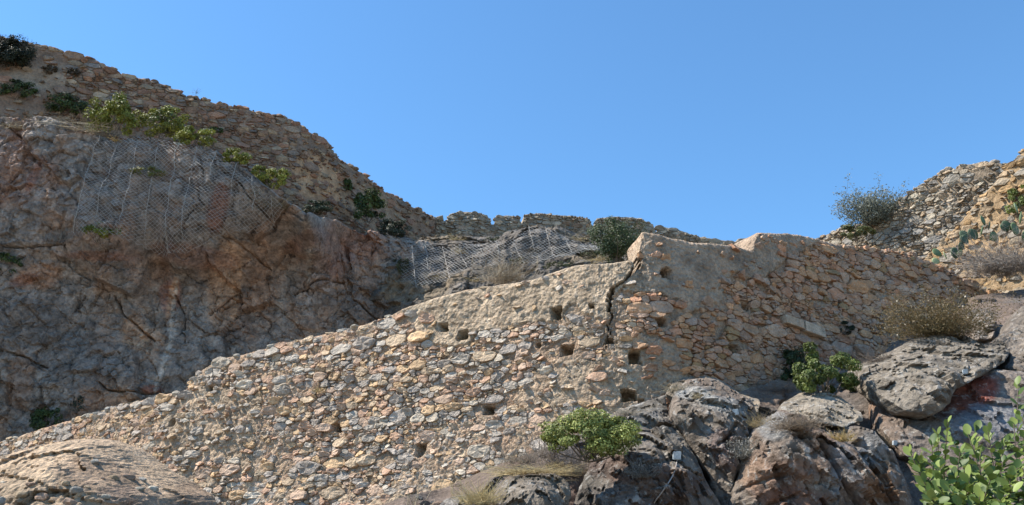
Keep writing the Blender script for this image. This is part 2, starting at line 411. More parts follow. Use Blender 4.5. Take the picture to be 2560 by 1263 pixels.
# ================================================================== the ground and the hill behind
def hill():
    xs = np.r_[np.linspace(-3000, -120, 12), np.linspace(-100, 100, 90), np.linspace(120, 3000, 12)]
    ys = np.r_[np.linspace(-3000, -60, 12), np.linspace(-50, 130, 90), np.linspace(150, 3000, 14)]
    X, Y = np.meshgrid(xs, ys); p = np.stack([X, Y, X * 0], -1).reshape(-1, 3)
    z = np.interp(p[:, 1], [-20, 5, 12, 22, 40, 58, 120, 320, 700], [0, 0, .6, 2.2, 5, 16.5, 18, 8, 0])
    fall = np.clip(1 - (np.abs(p[:, 0]) - 90) / 300, 0, 1); z = z * fall
    near = np.exp(-((p[:, 1]) / 6) ** 2)
    z = z + .5 * fbm(p, .08, 3, 4) * np.clip((p[:, 1] - 4) / 10, 0, 1) * fall
    p[:, 2] = z
    c = np.array([.30, .24, .18])[None] * (1 + .2 * fbm(p, .3, 3, 5)[:, None])
    tag(mesh_obj('ground', p, None, grid_quads(len(ys), len(xs)), M_EARTH, None, c), kind='structure')
hill()
def blobs(px, py, col, lst):
    """patches of stain and of painted shade, each with its own shape: (px, py, rx, ry, angle, colour, strength)"""
    for (x, y, rx, ry, an, c, st) in lst:
        a = math.radians(an); dx, dy = px - x, py - y
        e = ((dx*math.cos(a)+dy*math.sin(a))/rx) ** 2 + ((-dx*math.sin(a)+dy*math.cos(a))/ry) ** 2
        e = e * (1 + .55 * fbm(np.c_[px, py, px*0] / 40.0, 1, 4, int(x))) ; k = (st * sstep(1.25, .45, e))[:, None]
        col[:] = col * (1 - k) + np.array(c)[None] * k
    return col
class Face:
    """a rock face standing over the x-z plane: depth y = F(x, z)"""
    def __init__(s, ctrl, extra=()):
        pts = [P(*c) for c in ctrl] + [Vector(e) for e in extra]
        s.t = TPS([(p.x, p.z) for p in pts], [p.y for p in pts], 1e-2)
    def base(s, xz): return s.t(xz)
# ------------------------------------------------------------------ left cliff
CL = Face([(0,290,31.6),(120,300,31.4),(240,345,31.5),(400,370,31.8),(500,375,32.0),(620,440,32.3),(700,500,32.5),(765,540,32.6),
           (735,600,34.6),(660,600,34.0),(560,540,32.4),(300,600,31.7),(100,600,32.0),(0,450,31.4),(300,450,31.6),(450,480,31.9),(450,600,32.4),
           (0,800,32.6),(0,1080,33.2),(200,700,33.0),(400,650,33.6),(400,900,34.0),(200,950,33.2),(500,950,34.6),(600,700,35.0),(700,700,35.4),(620,850,35.2),
           (850,620,36.2),(830,800,36.6),(950,620,37.4),(960,740,37.6),(1040,600,38.6),(1060,720,39.0),(900,750,37.0),(850,560,35.6),(1010,590,38.6)],
          [(-30,27.5,19),(-30,27.5,12),(-30,28,5),(-38,22,18),(-38,22,6),(-20,33.5,2),(-5,38,4),(2,41,6),(2,41,16)])  # unseen left end, brought forward so that it shades the visible face
CRACKS = [[(40,655),(120,648),(206,643)],[(535,440),(545,480),(530,520),(545,560)],[(500,480),(540,465),(600,440)],[(292,745),(300,785),(340,815),(372,846)],
          [(255,960),(275,980),(330,982),(390,972)],[(636,598),(690,552),(745,528)],[(0,889),(60,893),(130,925)],[(585,470),(625,500),(680,560)],
          [(530,600),(600,610),(650,640)],[(205,775),(212,755),(222,742)],[(480,620),(540,560)],[(630,840),(640,862)],[(560,860),(585,900)],[(60,360),(110,400),(150,395)],
          [(700,690),(760,650),(830,640)],[(850,680),(900,720),(960,720)],[(420,720),(440,770),(430,820)],[(500,760),(560,700)]]
CRX = [np.array([[(lambda q: q.x)(P(a, b, 33.5)), P(a, b, 33.5).z] for a, b in c]) for c in CRACKS]
def cliff_y(xz, full=True):
    y = CL.base(xz); p = np.c_[xz[:, 0], y, xz[:, 1]]
    y = y + .55 * fbm(p * np.array([1, 1, .7]), .22, 3, 21)
    if full:
        f, e = worley_facets((p + .7 * np.stack([fbm(p, .6, 3, 31), fbm(p, .6, 3, 32), fbm(p, .6, 3, 33)], 1)) @ np.array([[1, 0, .3], [0, 1, 0], [-.25, 0, .55]]), .40, 3, .8); y = y - .34 * f + .06 * np.exp(-(e / .07) ** 2)
        f2, e2 = worley_facets(p + .2 * np.stack([fbm(p, 1.6, 3, 36), fbm(p, 1.6, 3, 37), fbm(p, 1.6, 3, 38)], 1), 1.25, 9, .7); y = y - .15 * f2 + .06 * np.exp(-(e2 / .06) ** 2)
        f3, e3 = worley_facets(p + .1 * np.stack([fbm(p, 3, 2, 46), fbm(p, 3, 2, 47), fbm(p, 3, 2, 48)], 1), 3.2, 19, .9); y = y - .10 * f3 - .13 * fbm(p * np.array([1, 1, .8]), 1.3, 5, 24, True) + .04 * fbm(p, 6, 4, 25)
        for k, c in enumerate(CRX): y = y + .30 * np.exp(-(seg_dist(xz + .10 * np.c_[fbm(p, 2, 2, 41), fbm(p, 2, 2, 42)], c) / .028) ** 2)
    return y
def cliff():
    lip = [P(*c) for c in [(-400,300,28),(-150,285,30),(0,285,31.6),(120,297,31.4),(240,340,31.5),(400,362,31.8),(500,370,32.0),(620,434,32.3),(700,494,32.5),(768,536,32.6),(840,545,35.2),(930,575,37.0),(1010,585,38.4),(1060,600,39),(1100,640,40)]]
    lx = [-40] + [p.x for p in lip]; lz = [20] + [p.z for p in lip]
    xs = np.r_[np.arange(-40, -24, .25), np.arange(-24, 1.0, .047)]; zt = np.interp(xs, lx, lz); zb = np.full_like(xs, 2.0)
    zt = zt + .16 * fbm(np.c_[xs, xs*0, xs*0], .9, 4, 8)
    nr = 360; tt = np.linspace(0, 1, nr) ** .8
    Z = zb[None] + (zt - zb)[None] * tt[:, None]; X = np.repeat(xs[None], nr, 0)
    Y = cliff_y(np.c_[X.ravel(), Z.ravel()]).reshape(X.shape)
    V = [np.stack([X, Y, Z], -1)]
    for k, (dy, dz) in enumerate([(.15, .10), (.5, .16), (1.2, .25), (2.5, .4), (5, .7), (9, .9)]):   # the ledge on top
        z = zt + dz + .08 * fbm(np.c_[xs, xs*0 + dy, xs*0], 2, 3, 77); V.append(np.stack([xs, Y[-1] + dy, z], -1)[None])
    V = np.concatenate(V); n2 = V.shape[0]; V = V.reshape(-1, 3)
    px, py = proj(V); g = fbm(V, .35, 5, 61); g2 = fbm(V * np.array([1, 1, .35]), .8, 5, 62); g3 = fbm(V, 1.7, 4, 63)
    grey = np.array([.165, .146, .132]); brown = np.array([.190, .130, .095]); dark = np.array([.085, .074, .068]); rust = np.array([.185, .092, .062]); tan = np.array([.36, .235, .15])
    c = np.repeat(grey[None], len(V), 0)
    def mix(m, col):
        nonlocal c; c = c * (1 - m[:, None]) + col[None] * m[:, None]
    mix(.85 * sstep(-.1, .35, g2), brown); mix(.7 * sstep(.05, .45, g3), dark); mix(.35 * sstep(.25, .5, g), rust); c = c * 1.25
    T, O, Rr, Wh, Gy, Dk = (.33,.22,.15), (.27,.165,.11), (.19,.095,.07), (.40,.36,.32), (.20,.185,.175), (.095,.086,.082)
    blobs(px, py, c, [(560,700,40,120,8,T,.75),(670,680,45,110,5,O,.4),(620,800,70,70,0,O,.35),(340,835,45,40,30,T,.8),(385,860,30,45,20,T,.6),(425,740,30,50,10,Rr,.7),(430,745,10,60,12,T,.7),
        (95,690,70,30,-10,O,.75),(60,700,40,16,-15,Rr,.6),(240,640,110,14,3,Rr,.5),(85,440,14,50,25,Rr,.6),(545,520,25,70,10,Rr,.8),(690,560,70,22,-35,O,.3),(760,600,60,25,-30,Rr,.3),
        (380,975,30,12,0,Rr,.9),(250,1000,70,40,0,O,.55),(300,985,40,30,10,T,.45),(50,960,40,90,10,O,.4),(370,680,60,40,0,O,.4),(490,640,120,30,10,Rr,.45),(830,640,50,60,0,Rr,.3),(900,620,60,50,0,Rr,.35),
        (420,880,9,95,16,Wh,.85),(400,930,5,70,14,Wh,.6),(432,780,5,70,8,Wh,.7),(590,745,10,90,8,T,.85),(772,670,7,50,4,Wh,.45),(170,740,20,60,10,Gy,.8),(470,840,50,110,5,Gy,.7),(200,900,110,70,0,Dk,.5),(60,800,120,60,0,Dk,.55),
        (700,580,40,35,0,Gy,.6),(180,500,60,40,0,Gy,.6),(60,570,70,50,0,Gy,.6),(500,900,90,50,0,Gy,.5),(900,760,90,50,0,Dk,.45),(290,900,60,40,0,Gy,.5),(780,720,60,70,0,Gy,.5),(140,610,60,30,0,Gy,.55)])
    c = c * np.array([1.46, 1.40, 1.32]) * (1 + .22 * fbm(V, 3.5, 4, 66)[:, None] + .16 * fbm(V, 9, 3, 67)[:, None])
    tag(mesh_obj('cliff', V, None, grid_quads(n2, len(xs)), M_CLIFF, None, c, False), kind='structure')
cliff()
# ------------------------------------------------------------------ slope under the far crenellated wall
MS = Face([(1000,600,39.2),(1060,700,38),(1000,740,37.6),(1200,650,38.4),(1150,700,37.6),(1150,750,36.8),(1300,690,37.4),(1350,640,38.2),(1450,660,37.0),(1250,620,39.0),(1120,630,39.0),(1420,620,38.8),(1320,580,39.4),(1385,580,39.6),
           (1150,604,41.0),(1250,606,40.6),(1500,645,38.2),(1500,612,41.5),(1600,640,38),(1600,600,43),(1750,640,40),(1700,700,37),(1080,600,41.5)], [(-12,42,12),(-2,36,8),(8,36,8),(14,42,15)])
def ms_y(xz):
    y = MS.base(xz); p = np.c_[xz[:, 0], y, xz[:, 1]]
    f, e = worley_facets(p + .3 * np.stack([fbm(p, .8, 2, 31), fbm(p, .8, 2, 32), fbm(p, .8, 2, 33)], 1), .55, 5, .8)
    f2, e2 = worley_facets(p, 1.6, 25, .9)
    return y - .28 * f - .16 * f2 + .06 * np.exp(-(e2 / .08) ** 2) + .5 * fbm(p, .35, 3, 14) - .28 * fbm(p, 1.2, 5, 15, True) + .07 * fbm(p, 5, 3, 16)
def midslope():
    xs = np.arange(-9, 14, .075); zt = np.interp(xs, [-9, -5.0, -4.2, 6.5, 14], [17.5, 18.5, 19.2, 19.4, 17]); zb = 7.0; nr = 190
    Z = zb + (zt - zb)[None] * np.linspace(0, 1, nr)[:, None]; X = np.repeat(xs[None], nr, 0)
    Y = ms_y(np.c_[X.ravel(), Z.ravel()]).reshape(X.shape); V = np.stack([X, Y, Z], -1)
    V = np.concatenate([V, np.stack([xs, Y[-1] + 6, zt + .2], -1)[None]]); n2 = V.shape[0]; V = V.reshape(-1, 3)
    c = np.repeat(np.array([[.165, .145, .125]]), len(V), 0); g = fbm(V, .6, 4, 4); k = sstep(0, .4, g)[:, None]; c = c*(1-k) + np.array([.21,.165,.115])*k
    k = sstep(.1, .4, fbm(V, 1.5, 4, 5))[:, None] * .7; c = c*(1-k) + np.array([.085,.078,.072])*k
    tag(mesh_obj('rocky_slope', V, None, grid_quads(n2, len(xs)), M_CLIFF, None, c, False), kind='structure')
midslope()
# ------------------------------------------------------------------ stony bank at the foot of the wall, right and middle
BK = Face([(1230,1263,13.6),(1500,1263,14.4),(1830,1263,14.6),(2250,1263,14.2),(2560,1263,12.8),(1350,1180,14.4),(1500,1130,15.0),(1700,1100,15.2),(1900,1020,16.0),(2000,968,17.2),(1850,955,16.8),
           (2200,890,19.2),(2300,835,19.8),(2450,765,20.6),(2560,740,21.2),(2250,1050,15.6),(2400,1080,15.2),(2560,1060,14.8),(2500,930,17),(2560,900,17),(2380,960,16.8),(1000,1263,14.2),(1100,1240,14.8),
           (2250,960,17),(1700,985,15.9)], [(-8,10,0),(0,9.4,0),(6,9.0,0),(12,8.4,0),(-8,15.5,2.4),(-3,14.6,2.6),(16,15,6),(16,20,9)])
def bk_y(xz):
    y = BK.base(xz); p = np.c_[xz[:, 0], y, xz[:, 1]]
    f, e = worley_facets(p + .15 * np.stack([fbm(p, 1.5, 2, 31), fbm(p, 1.5, 2, 32), fbm(p, 1.5, 2, 33)], 1), 1.4, 15, .8)
    return y - .16 * f + .25 * fbm(p, .7, 3, 14) - .09 * fbm(p, 2.6, 5, 15, True)
def bank():
    xs = np.arange(-9, 16, .055); zt = np.interp(xs, [-9, -3, 1, 3, 6, 9, 12, 16], [2.2, 2.9, 4.4, 4.9, 6.3, 8.1, 9.2, 9.8]); nr = 150
    Z = (zt)[None] * np.linspace(0, 1, nr)[:, None] - .1; X = np.repeat(xs[None], nr, 0)
    Y = bk_y(np.c_[X.ravel(), Z.ravel()]).reshape(X.shape); V = np.stack([X, Y, Z], -1)
    V = np.concatenate([V, np.stack([xs, Y[-1] + 2.5, zt], -1)[None]]); n2 = V.shape[0]; V = V.reshape(-1, 3)
    px, py = proj(V); c = np.repeat(np.array([[.165, .125, .10]]), len(V), 0); k = sstep(-.1, .4, fbm(V, 1.2, 4, 4))[:, None]; c = c*(1-k) + np.array([.13,.115,.105])*k
    blobs(px, py, c, [(2440,985,60,45,-30,(.27,.09,.055),.9),(2450,1040,120,45,0,(.17,.165,.17),.85),(2240,1000,70,50,30,(.22,.15,.11),.7),(2540,1000,60,60,0,(.17,.165,.17),.8),
        (2000,960,160,50,-10,(.24,.17,.125),.7),(1640,1220,170,60,0,(.17,.12,.10),.8),(1500,1240,120,50,0,(.19,.13,.105),.7)])
    tag(mesh_obj('stony_bank', V, None, grid_quads(n2, len(xs)), M_EARTH, None, c), kind='structure')
bank()
# ================================================================== walls
GREY, TAN, OCHRE, PINK, PALE, DGREY, RED = (.27,.255,.225), (.335,.255,.17), (.375,.25,.135), (.32,.225,.165), (.35,.315,.255), (.20,.192,.18), (.30,.18,.12)
# ---- the bastion with the crack
BTOP = [(-260,1180,25.6),(0,1110,24.0),(130,1074,23.0),(300,1022,21.8),(440,985,20.9),(478,982,20.6),(488,958,20.5),(510,930,20.4),(560,900,20.2),(640,880,19.8),(800,838,19.1),(920,806,18.5),(1000,778,18.1),(1090,742,17.7),
        (1200,718,17.3),(1300,702,16.9),(1370,682,16.6),(1440,664,16.35),(1510,652,16.1),(1576,648,15.95),(1586,660,15.9),(1592,664,15.9),(1598,640,15.9),(1606,600,15.85),(1613,572,15.85),(1660,578,16.1),(1700,588,16.35),(1750,605,16.7),(1830,612,17.2),(1888,622,17.6),
        (1897,590,17.65),(1909,572,17.75),(1990,575,18.3),(2060,588,18.8),(2150,600,19.5),(2250,610,20.2),(2340,636,20.9),(2400,665,21.3),(2440,690,21.6),(2500,715,22.1),(2640,760,23.2)]
B = Wall(BTOP, .9, .12, 7.4, 1, .13, 5)
crk = [(1590,655),(1584,682),(1566,700),(1543,718),(1526,738),(1524,765),(1527,795),(1521,815),(1523,835),(1513,858),(1518,885)]
crw = [.10, .042, .024, .024, .042, .036, .016, .006, .012, .008, .004]
cuz = np.array([B.uz(*c) for c in crk])
HOLES = [(1110,822,.11,.09),(1160,843,.13,.11),(1388,785,.10,.13),(1418,880,.12,.10),(1225,1030,.13,.09),(840,1068,.12,.10),(1055,1125,.10,.12),(1665,686,.11,.11),(1655,803,.10,.09),(1583,897,.11,.13),(1575,988,.13,.10),
         (1840,872,.15,.12),(525,968,.10,.07),(1525,852,.09,.06),(1478,768,.06,.05),(1868,770,.12,.08),(430,1056,.09,.08),(1345,862,.06,.05),(2185,735,.09,.06),(1606,1005,.05,.05)]
huz = [(*B.uz(a, b), c, d) for a, b, c, d in HOLES]
PL1 = [(1010,800),(1000,770),(1100,735),(1380,670),(1585,640),(1582,700),(1530,745),(1515,800),(1440,770),(1370,800),(1280,820),(1190,845),(1150,870),(1060,855)]
PL2 = [(1560,730),(1612,560),(1760,590),(1895,560),(2000,560),(2060,585),(2000,640),(1900,690),(1840,690),(1800,760),(1720,780),(1690,740)]
PL3 = [(1380,900),(1520,890),(1560,830),(1730,850),(1730,960),(1640,1000),(1530,1040),(1380,1060),(1280,1000)]
PL4 = [(380,1090),(480,960),(640,1000),(640,1180),(520,1220)]
_pu = np.arange(0, B.L + .05, .05); _pz = np.arange(0, 10.5, .05)
def _pl():
    U, Z = np.meshgrid(_pu, _pz, indexing='ij'); px, py = proj(B.pos(U.ravel(), Z.ravel(), np.zeros(U.size))); q = np.c_[px, py]; o = np.c_[q, q[:, :1]*0]
    q = q + 24 * np.c_[fbm(o / 55, 1, 3, 1), fbm(o / 55, 1, 3, 2)]; r = np.zeros(len(q))
    for poly, st in ((PL1, 1.0), (PL2, .9), (PL3, .7), (PL4, .6)): r = np.maximum(r, st * inside(q, poly))
    return r.reshape(U.shape)
_PG = _pl()
def plaster(u, z):
    i = np.clip((np.asarray(u) / .05 + .5).astype(int), 0, len(_pu)-1); j = np.clip((np.asarray(z) / .05 + .5).astype(int), 0, len(_pz)-1); return _PG[i, j]
def b_d(u, z):
    o = np.zeros_like(u); pl = plaster(u, z); q = np.c_[u, z, u*0]; o += .035 * pl - .012 * (1 - pl) + .045 * sstep(.05, .4, fbm(q, .8, 3, 6)) * (1 - pl); o += .025 * pl * fbm(q, 5, 3, 3, True)
    for (a, b, hw, hh) in huz:
        k = (np.abs(u - a) < hw * 3) & (np.abs(z - b) < hh * 3)
        if not k.any(): continue
        qq = np.c_[u[k], z[k], u[k]*0]; e = np.maximum(np.abs(u[k]-a)/hw, np.abs(z[k]-b)/hh) + .42*fbm(qq, 7, 3, 12)
        o[k] -= .42 * sstep(1.02, .86, e)
    jz = .05 * fbm(np.c_[z, z*0, z*0], 6, 4, 44, False, .7) + .022 * np.sign(np.sin(z * 31 + 3 * np.sin(z * 7)))
    cz = cuz[:, 1][::-1]; cu = np.interp(z, cz, cuz[:, 0][::-1]) + jz; cw = np.interp(z, cz, np.array(crw)[::-1])
    zl = cz[0]; m = (z > zl); dd = np.abs(u - cu)
    o -= np.where(m, .75 * sstep(1.05, .7, dd / np.maximum(cw, 1e-3)), 0)
    o += np.where(m & (u < cu), .05 * sstep(zl, zl + 1.2, z) * sstep(1.6, .0, cu - u), 0)      # the left side has moved out
    return o
def pebbles(q):
    p = np.c_[q[:, 0], q[:, 1] * 1.5, q[:, 0] * 0]; p = p + .04 * np.c_[fbm(p, 5, 2, 61), fbm(p, 5, 2, 62), p[:, 2]]
    v1, e1 = worley_facets(p, 9.0, 33, .5); v2, e2 = worley_facets(p + 3.3, 17.0, 34, .5)
    return v1, e1, v2, e2
def b_relief(q):
    v1, e1, v2, e2 = pebbles(q); m = sstep(-.25, .25, fbm(q, 1.1, 3, 75)); pl = plaster(q[:, 0], q[:, 1]); rt = sstep(cuz[3, 0] - .2, cuz[3, 0] + .5, q[:, 0])
    return .03 * fbm(q, 2.2, 4, 71) + .014 * fbm(q, 8, 3, 72, True) + (.034 * sstep(0, .30, e1) * (.6 + .5 * v1) * m + .020 * sstep(0, .30, e2) * (1 - m * .5)) * (1 - .45 * pl) - .02 - .028 * rt * (1 - pl)
def b_col(u, z, V):
    g = fbm(V, .5, 4, 81); g2 = fbm(V, 1.6, 4, 82); pl = plaster(u, z)[:, None]
    c = np.repeat(np.array([[.465, .335, .23]]), len(u), 0)
    k = sstep(-.05, .4, g)[:, None]; c = c*(1-k) + np.array([.475,.315,.21])*k; k = .6*sstep(.05, .4, g2)[:, None]; c = c*(1-k) + np.array([.32,.26,.195])*k
    c = c*(1-.65*pl) + np.array([.45,.36,.255])*.65*pl
    v1, e1, v2, e2 = pebbles(np.c_[u, z, u*0]); c = c * (1 + (.30 * v1 * sstep(.02, .2, e1) * (1 - .6*pl[:, 0]) + .14 * v2))[:, None]; k = (sstep(.25, .5, v1) * sstep(.05, .2, e1) * .5 * (1 - .6*pl[:, 0]))[:, None]; c = c*(1-k) + np.array([.30,.285,.255])*k
    uc = cuz[3, 0]; k = sstep(uc, uc+1.2, u)[:, None] * .75; c = c*(1-k) + np.array([.42,.31,.225])*k*(1+.25*g2[:, None])  # right of the crack: warmer tone for the shaded side, put into the colour
    return c
bw = empty('bastion_wall', (2.2, 15.2, 2.4), 'long battered rubble wall split by an open vertical crack, sunlit left, shaded right', 'wall')
uc0 = float(cuz[:, 0].min()) - .35; uc1 = float(cuz[:, 0].max()) + .35
bz = lambda u: np.interp(u, [0, 12, 19, 24, 32], [1.2, 1.6, 2.6, 4.2, 6.0])
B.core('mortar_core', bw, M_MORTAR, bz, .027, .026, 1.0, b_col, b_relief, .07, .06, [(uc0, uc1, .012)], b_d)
def b_skip(u, z):
    for (a, b, hw, hh) in huz:
        if abs(u - a) < hw + .07 and abs(z - b) < hh + .05: return True
    if z > cuz[:, 1].min():
        c = np.interp(z, cuz[:, 1][::-1], cuz[:, 0][::-1]); wd = np.interp(z, cuz[:, 1][::-1], np.array(crw)[::-1])
        if abs(u - c) < wd + .08: return True
    return False
def b_h(u, z, r, rg):
    p = float(plaster(np.array([u]), np.array([z]))[0])
    if p > 0 and rg.random() < p * .86: return None
    if rg.random() < .08: return None
    if u > cuz[3, 0] + .4: return rg.uniform(.015, .055) * (.6 + r * 4) * (1 - .3 * p) + .03 * (p > 0)
    return rg.uniform(.012, .062) * (.5 + r * 4) * (1 - .35 * p) + .035 * (p > 0)
def b_sc(u, z, rg):
    zone = math.sin(u*.9 + 1.3*math.sin(z*1.7) + .6*z)
    pal = [GREY, GREY, PALE, TAN, PINK, OCHRE, RED, DGREY, DGREY] if zone > -.1 else [TAN, OCHRE, PINK, RED, GREY, DGREY]
    c = pick(rg, pal) * .95 + np.array([.44,.325,.23]) * .36
    if u > cuz[3, 0] + .3: c = c * np.array([.76, .62, .54]) + np.array([.085,.057,.04]) if rg.random() < .96 else np.array(OCHRE) * .85  # same stone, tinted in its colour for the shaded side of the wall
    return c
def crest(wall, n, rmin, rmax, seed, pal, u0=0, u1=None, lift=.02, back=.5, dens=None):
    rg = np.random.default_rng(seed); e = []
    u1 = wall.L if u1 is None else u1
    for k in range(n):
        u = rg.uniform(u0, u1)
        r = rg.uniform(rmin, rmax); z = float(wall.ztop(u)) + r * lift
        c = wall.pos(np.array([u]), np.array([z]), np.array([-rg.uniform(.02, back)]))[0]
        e.append((lump(c, (r * rg.uniform(.9, 1.5), r * rg.uniform(.8, 1.2), r * rg.uniform(.5, .8)), seed * 100 + k), pick(rg, pal)))
    return e
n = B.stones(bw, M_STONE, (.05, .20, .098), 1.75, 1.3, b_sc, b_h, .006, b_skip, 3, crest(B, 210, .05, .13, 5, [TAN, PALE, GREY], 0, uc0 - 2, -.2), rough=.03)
# two long dressed blocks lying in the right-hand face
def block(wall, px, py, l, hgt, tilt, col, parent):
    u, z = wall.uz(px, py); c = np.array([[a, b, d] for a in (-.5, .5) for b in (-.5, .5) for d in (-.1, .07)])
    bm = bmesh.new(); bmesh.ops.create_cube(bm, size=1)
    bmesh.ops.bevel(bm, geom=bm.edges[:], offset=.05, segments=1, affect='EDGES')
    v = np.array([x.co[:] for x in bm.verts]); fc = [[q.index for q in f.verts] for f in bm.faces]; bm.free()
    a = v[:, 0] * l; b = v[:, 1] * hgt; ca, sa = math.cos(tilt), math.sin(tilt)
    uu, zz, dd = u + a*ca - b*sa, z + a*sa + b*ca, v[:, 2] * .28 + .02 + .012 * fbm(v, 3, 3, int(px))
    w_ = wall.pos(uu, zz, dd); tag(mesh_obj('dressed_block', w_, mat=M_STONE, parent=parent, cols=col, smooth=False, origin=w_.mean(0), faces=fc), 'long squared tan block bedded in the rubble face')
block(B, 1975, 808, .58, .20, -.06, (.46,.34,.235), bw); block(B, 2026, 826, .62, .24, -.10, (.54,.41,.29), bw)
print('bastion stones', n)
# ---- the upper wall on the cliff, left
UTOP = [(-300,10,31.5),(0,82,33.0),(60,98,33.3),(150,124,33.8),(245,150,34.4),(300,182,34.7),(400,205,35.3),(470,238,35.8),(545,258,36.3),(610,268,36.7),(660,280,37.0),(730,296,37.6),(765,326,38.0),(815,352,38.7),(850,395,39.4),(900,432,40.5),(960,478,42.0),(1020,512,43.6),(1075,545,45.2),(1110,560,46.2)]
U = Wall(UTOP, .7, .06, 23, 1, .16, 15)
uw = empty('upper_rampart', (-14, 36, 18), 'tall dark rubble rampart crowning the cliff, sloping down against the sky', 'wall')
def far_relief(sd): return lambda q: .05 * fbm(q, 1.6, 4, sd) + .03 * fbm(q, 5, 3, sd + 1, True)
def u_col(u, z, V):
    px, py = proj(V); c = np.repeat(np.array([[.175,.128,.098]]), len(V), 0); k = sstep(-.1, .4, fbm(V, .5, 4, 7))[:, None]; c = c*(1-k) + np.array([.145,.112,.09])*k
    blobs(px, py, c, [(790,440,70,60,40,(.32,.215,.135),.8),(850,500,90,30,35,(.30,.19,.115),.7),(950,540,110,60,40,(.23,.165,.115),.6),(130,200,110,40,10,(.21,.178,.145),.8),(620,380,60,40,0,(.2,.145,.1),.5)]); return c * np.array([1.5, 1.42, 1.32])
U.core('mortar_core', uw, M_FARSTONE, 15.5, .08, .075, 1.1, u_col, far_relief(33), .12, .12)
UPAL = [tuple(np.array(c_) * (1.6, 1.5, 1.4)) for c_ in [(.155,.118,.095),(.175,.130,.102),(.185,.118,.085),(.195,.148,.110),(.14,.122,.108),(.215,.175,.13),(.17,.108,.08)]]
def u_h(u, z, r, rg):
    px, py = proj(U.pos(np.array([u]), np.array([z]), np.array([0.]))); px, py = px[0], py[0]
    if px > 740 and rg.random() < .45: return None
    if px < 160 and 120 < py < 280 and rg.random() < .7: return None
    return rg.uniform(.03, .13)
U.stones(uw, M_FARSTONE, (.09, .30, .155), 1.9, 15.5, lambda u, z, rg: pick(rg, UPAL), u_h, .02, None, 8, crest(U, 330, .09, .24, 9, UPAL, 0, None, .1, .7))
# ---- far crenellated wall, centre
FTOP = [(1085,560,45.6),(1090,543,45.7),(1108,537,45.8),(1110,555,45.8),(1118,555,45.9),(1122,535,45.9),(1150,529,46),(1190,531,46.1),(1222,542,46.2),(1228,560,46.2),(1237,560,46.3),(1242,540,46.3),(1270,536,46.4),(1300,540,46.4),(1302,558,46.5),(1308,558,46.5),(1310,535,46.5),(1345,533,46.6),(1400,537,46.8),(1450,542,47),
        (1476,548,47),(1478,565,47.1),(1488,565,47.1),(1490,546,47.1),(1540,541,47.2),(1600,545,47.4),(1636,560,47.5),(1637,578,47.5),(1646,578,47.5),(1648,564,47.5),(1690,572,47.6),(1750,592,47.8),(1800,600,48),(1840,606,48.2),(1845,598,48.2),(1890,594,48.4),(1950,600,48.6),(2100,610,49)]
FW = Wall(FTOP, .4, .04, 22, 1, .1, 25)
fw = empty('crenellated_wall', (1, 46.5, 18), 'distant low stone wall with worn merlons across the saddle', 'wall')
FW.core('mortar_core', fw, M_FARSTONE, 17.0, .07, .08, 1.2, lambda u, z, V: np.array([.30,.25,.185])[None] * (1 + .3*fbm(V, .8, 4, 5)[:, None]), far_relief(43), .06, .06)
FPAL = [(.31,.262,.205),(.35,.285,.21),(.25,.222,.18),(.39,.325,.245),(.30,.225,.165)]
FW.stones(fw, M_FARSTONE, (.07, .22, .12), 1.9, 17.0, lambda u, z, rg: pick(rg, FPAL), lambda u, z, r, rg: rg.uniform(.03, .14), .02, None, 12, crest(FW, 60, .06, .12, 13, FPAL, 0, None, -.3, .5))
# ---- round tower flank, right
TTOP = [(2000,612,37.4),(2060,588,36.6),(2100,572,36),(2150,562,35.2),(2200,532,34.4),(2240,506,33.8),(2275,478,33.2),(2330,440,32.4),(2365,421,32),(2381,419,31.8),(2384,431,31.8),(2389,430,31.7),(2394,410,31.7),(2440,407,31.3),(2480,402,31),(2499,404,30.8),(2504,414,30.8),(2560,420,30.2),(2640,420,29.5)]
TW = Wall(TTOP, .8, .10, 17, 1, .12, 35)
tw = empty('round_tower', (16, 33, 11), 'curved tower flank of pale fieldstones, broken parapet against the sky', 'tower')
TW.core('mortar_core', tw, M_FARSTONE, 9.0, .07, .07, 1.2, lambda u, z, V: np.array([.25,.195,.14])[None] * (1 + .25*fbm(V, .8, 4, 6)[:, None]), far_relief(53), .1, .10)
TPAL = [tuple(np.array(c_) * 1.18) for c_ in [(.255,.225,.185),(.29,.24,.18),(.215,.195,.17),(.33,.285,.22),(.285,.215,.145)]]
tu, tz = TW.uz(2448, 437)
TW.stones(tw, M_FARSTONE, (.08, .26, .14), 1.75, 9.0, lambda u, z, rg: pick(rg, TPAL), lambda u, z, r, rg: rg.uniform(.04, .13), .018, lambda u, z: abs(u - tu) < .3 and abs(z - tz) < .2, 14, crest(TW, 120, .08, .2, 15, TPAL, 0, None, 0, .5))
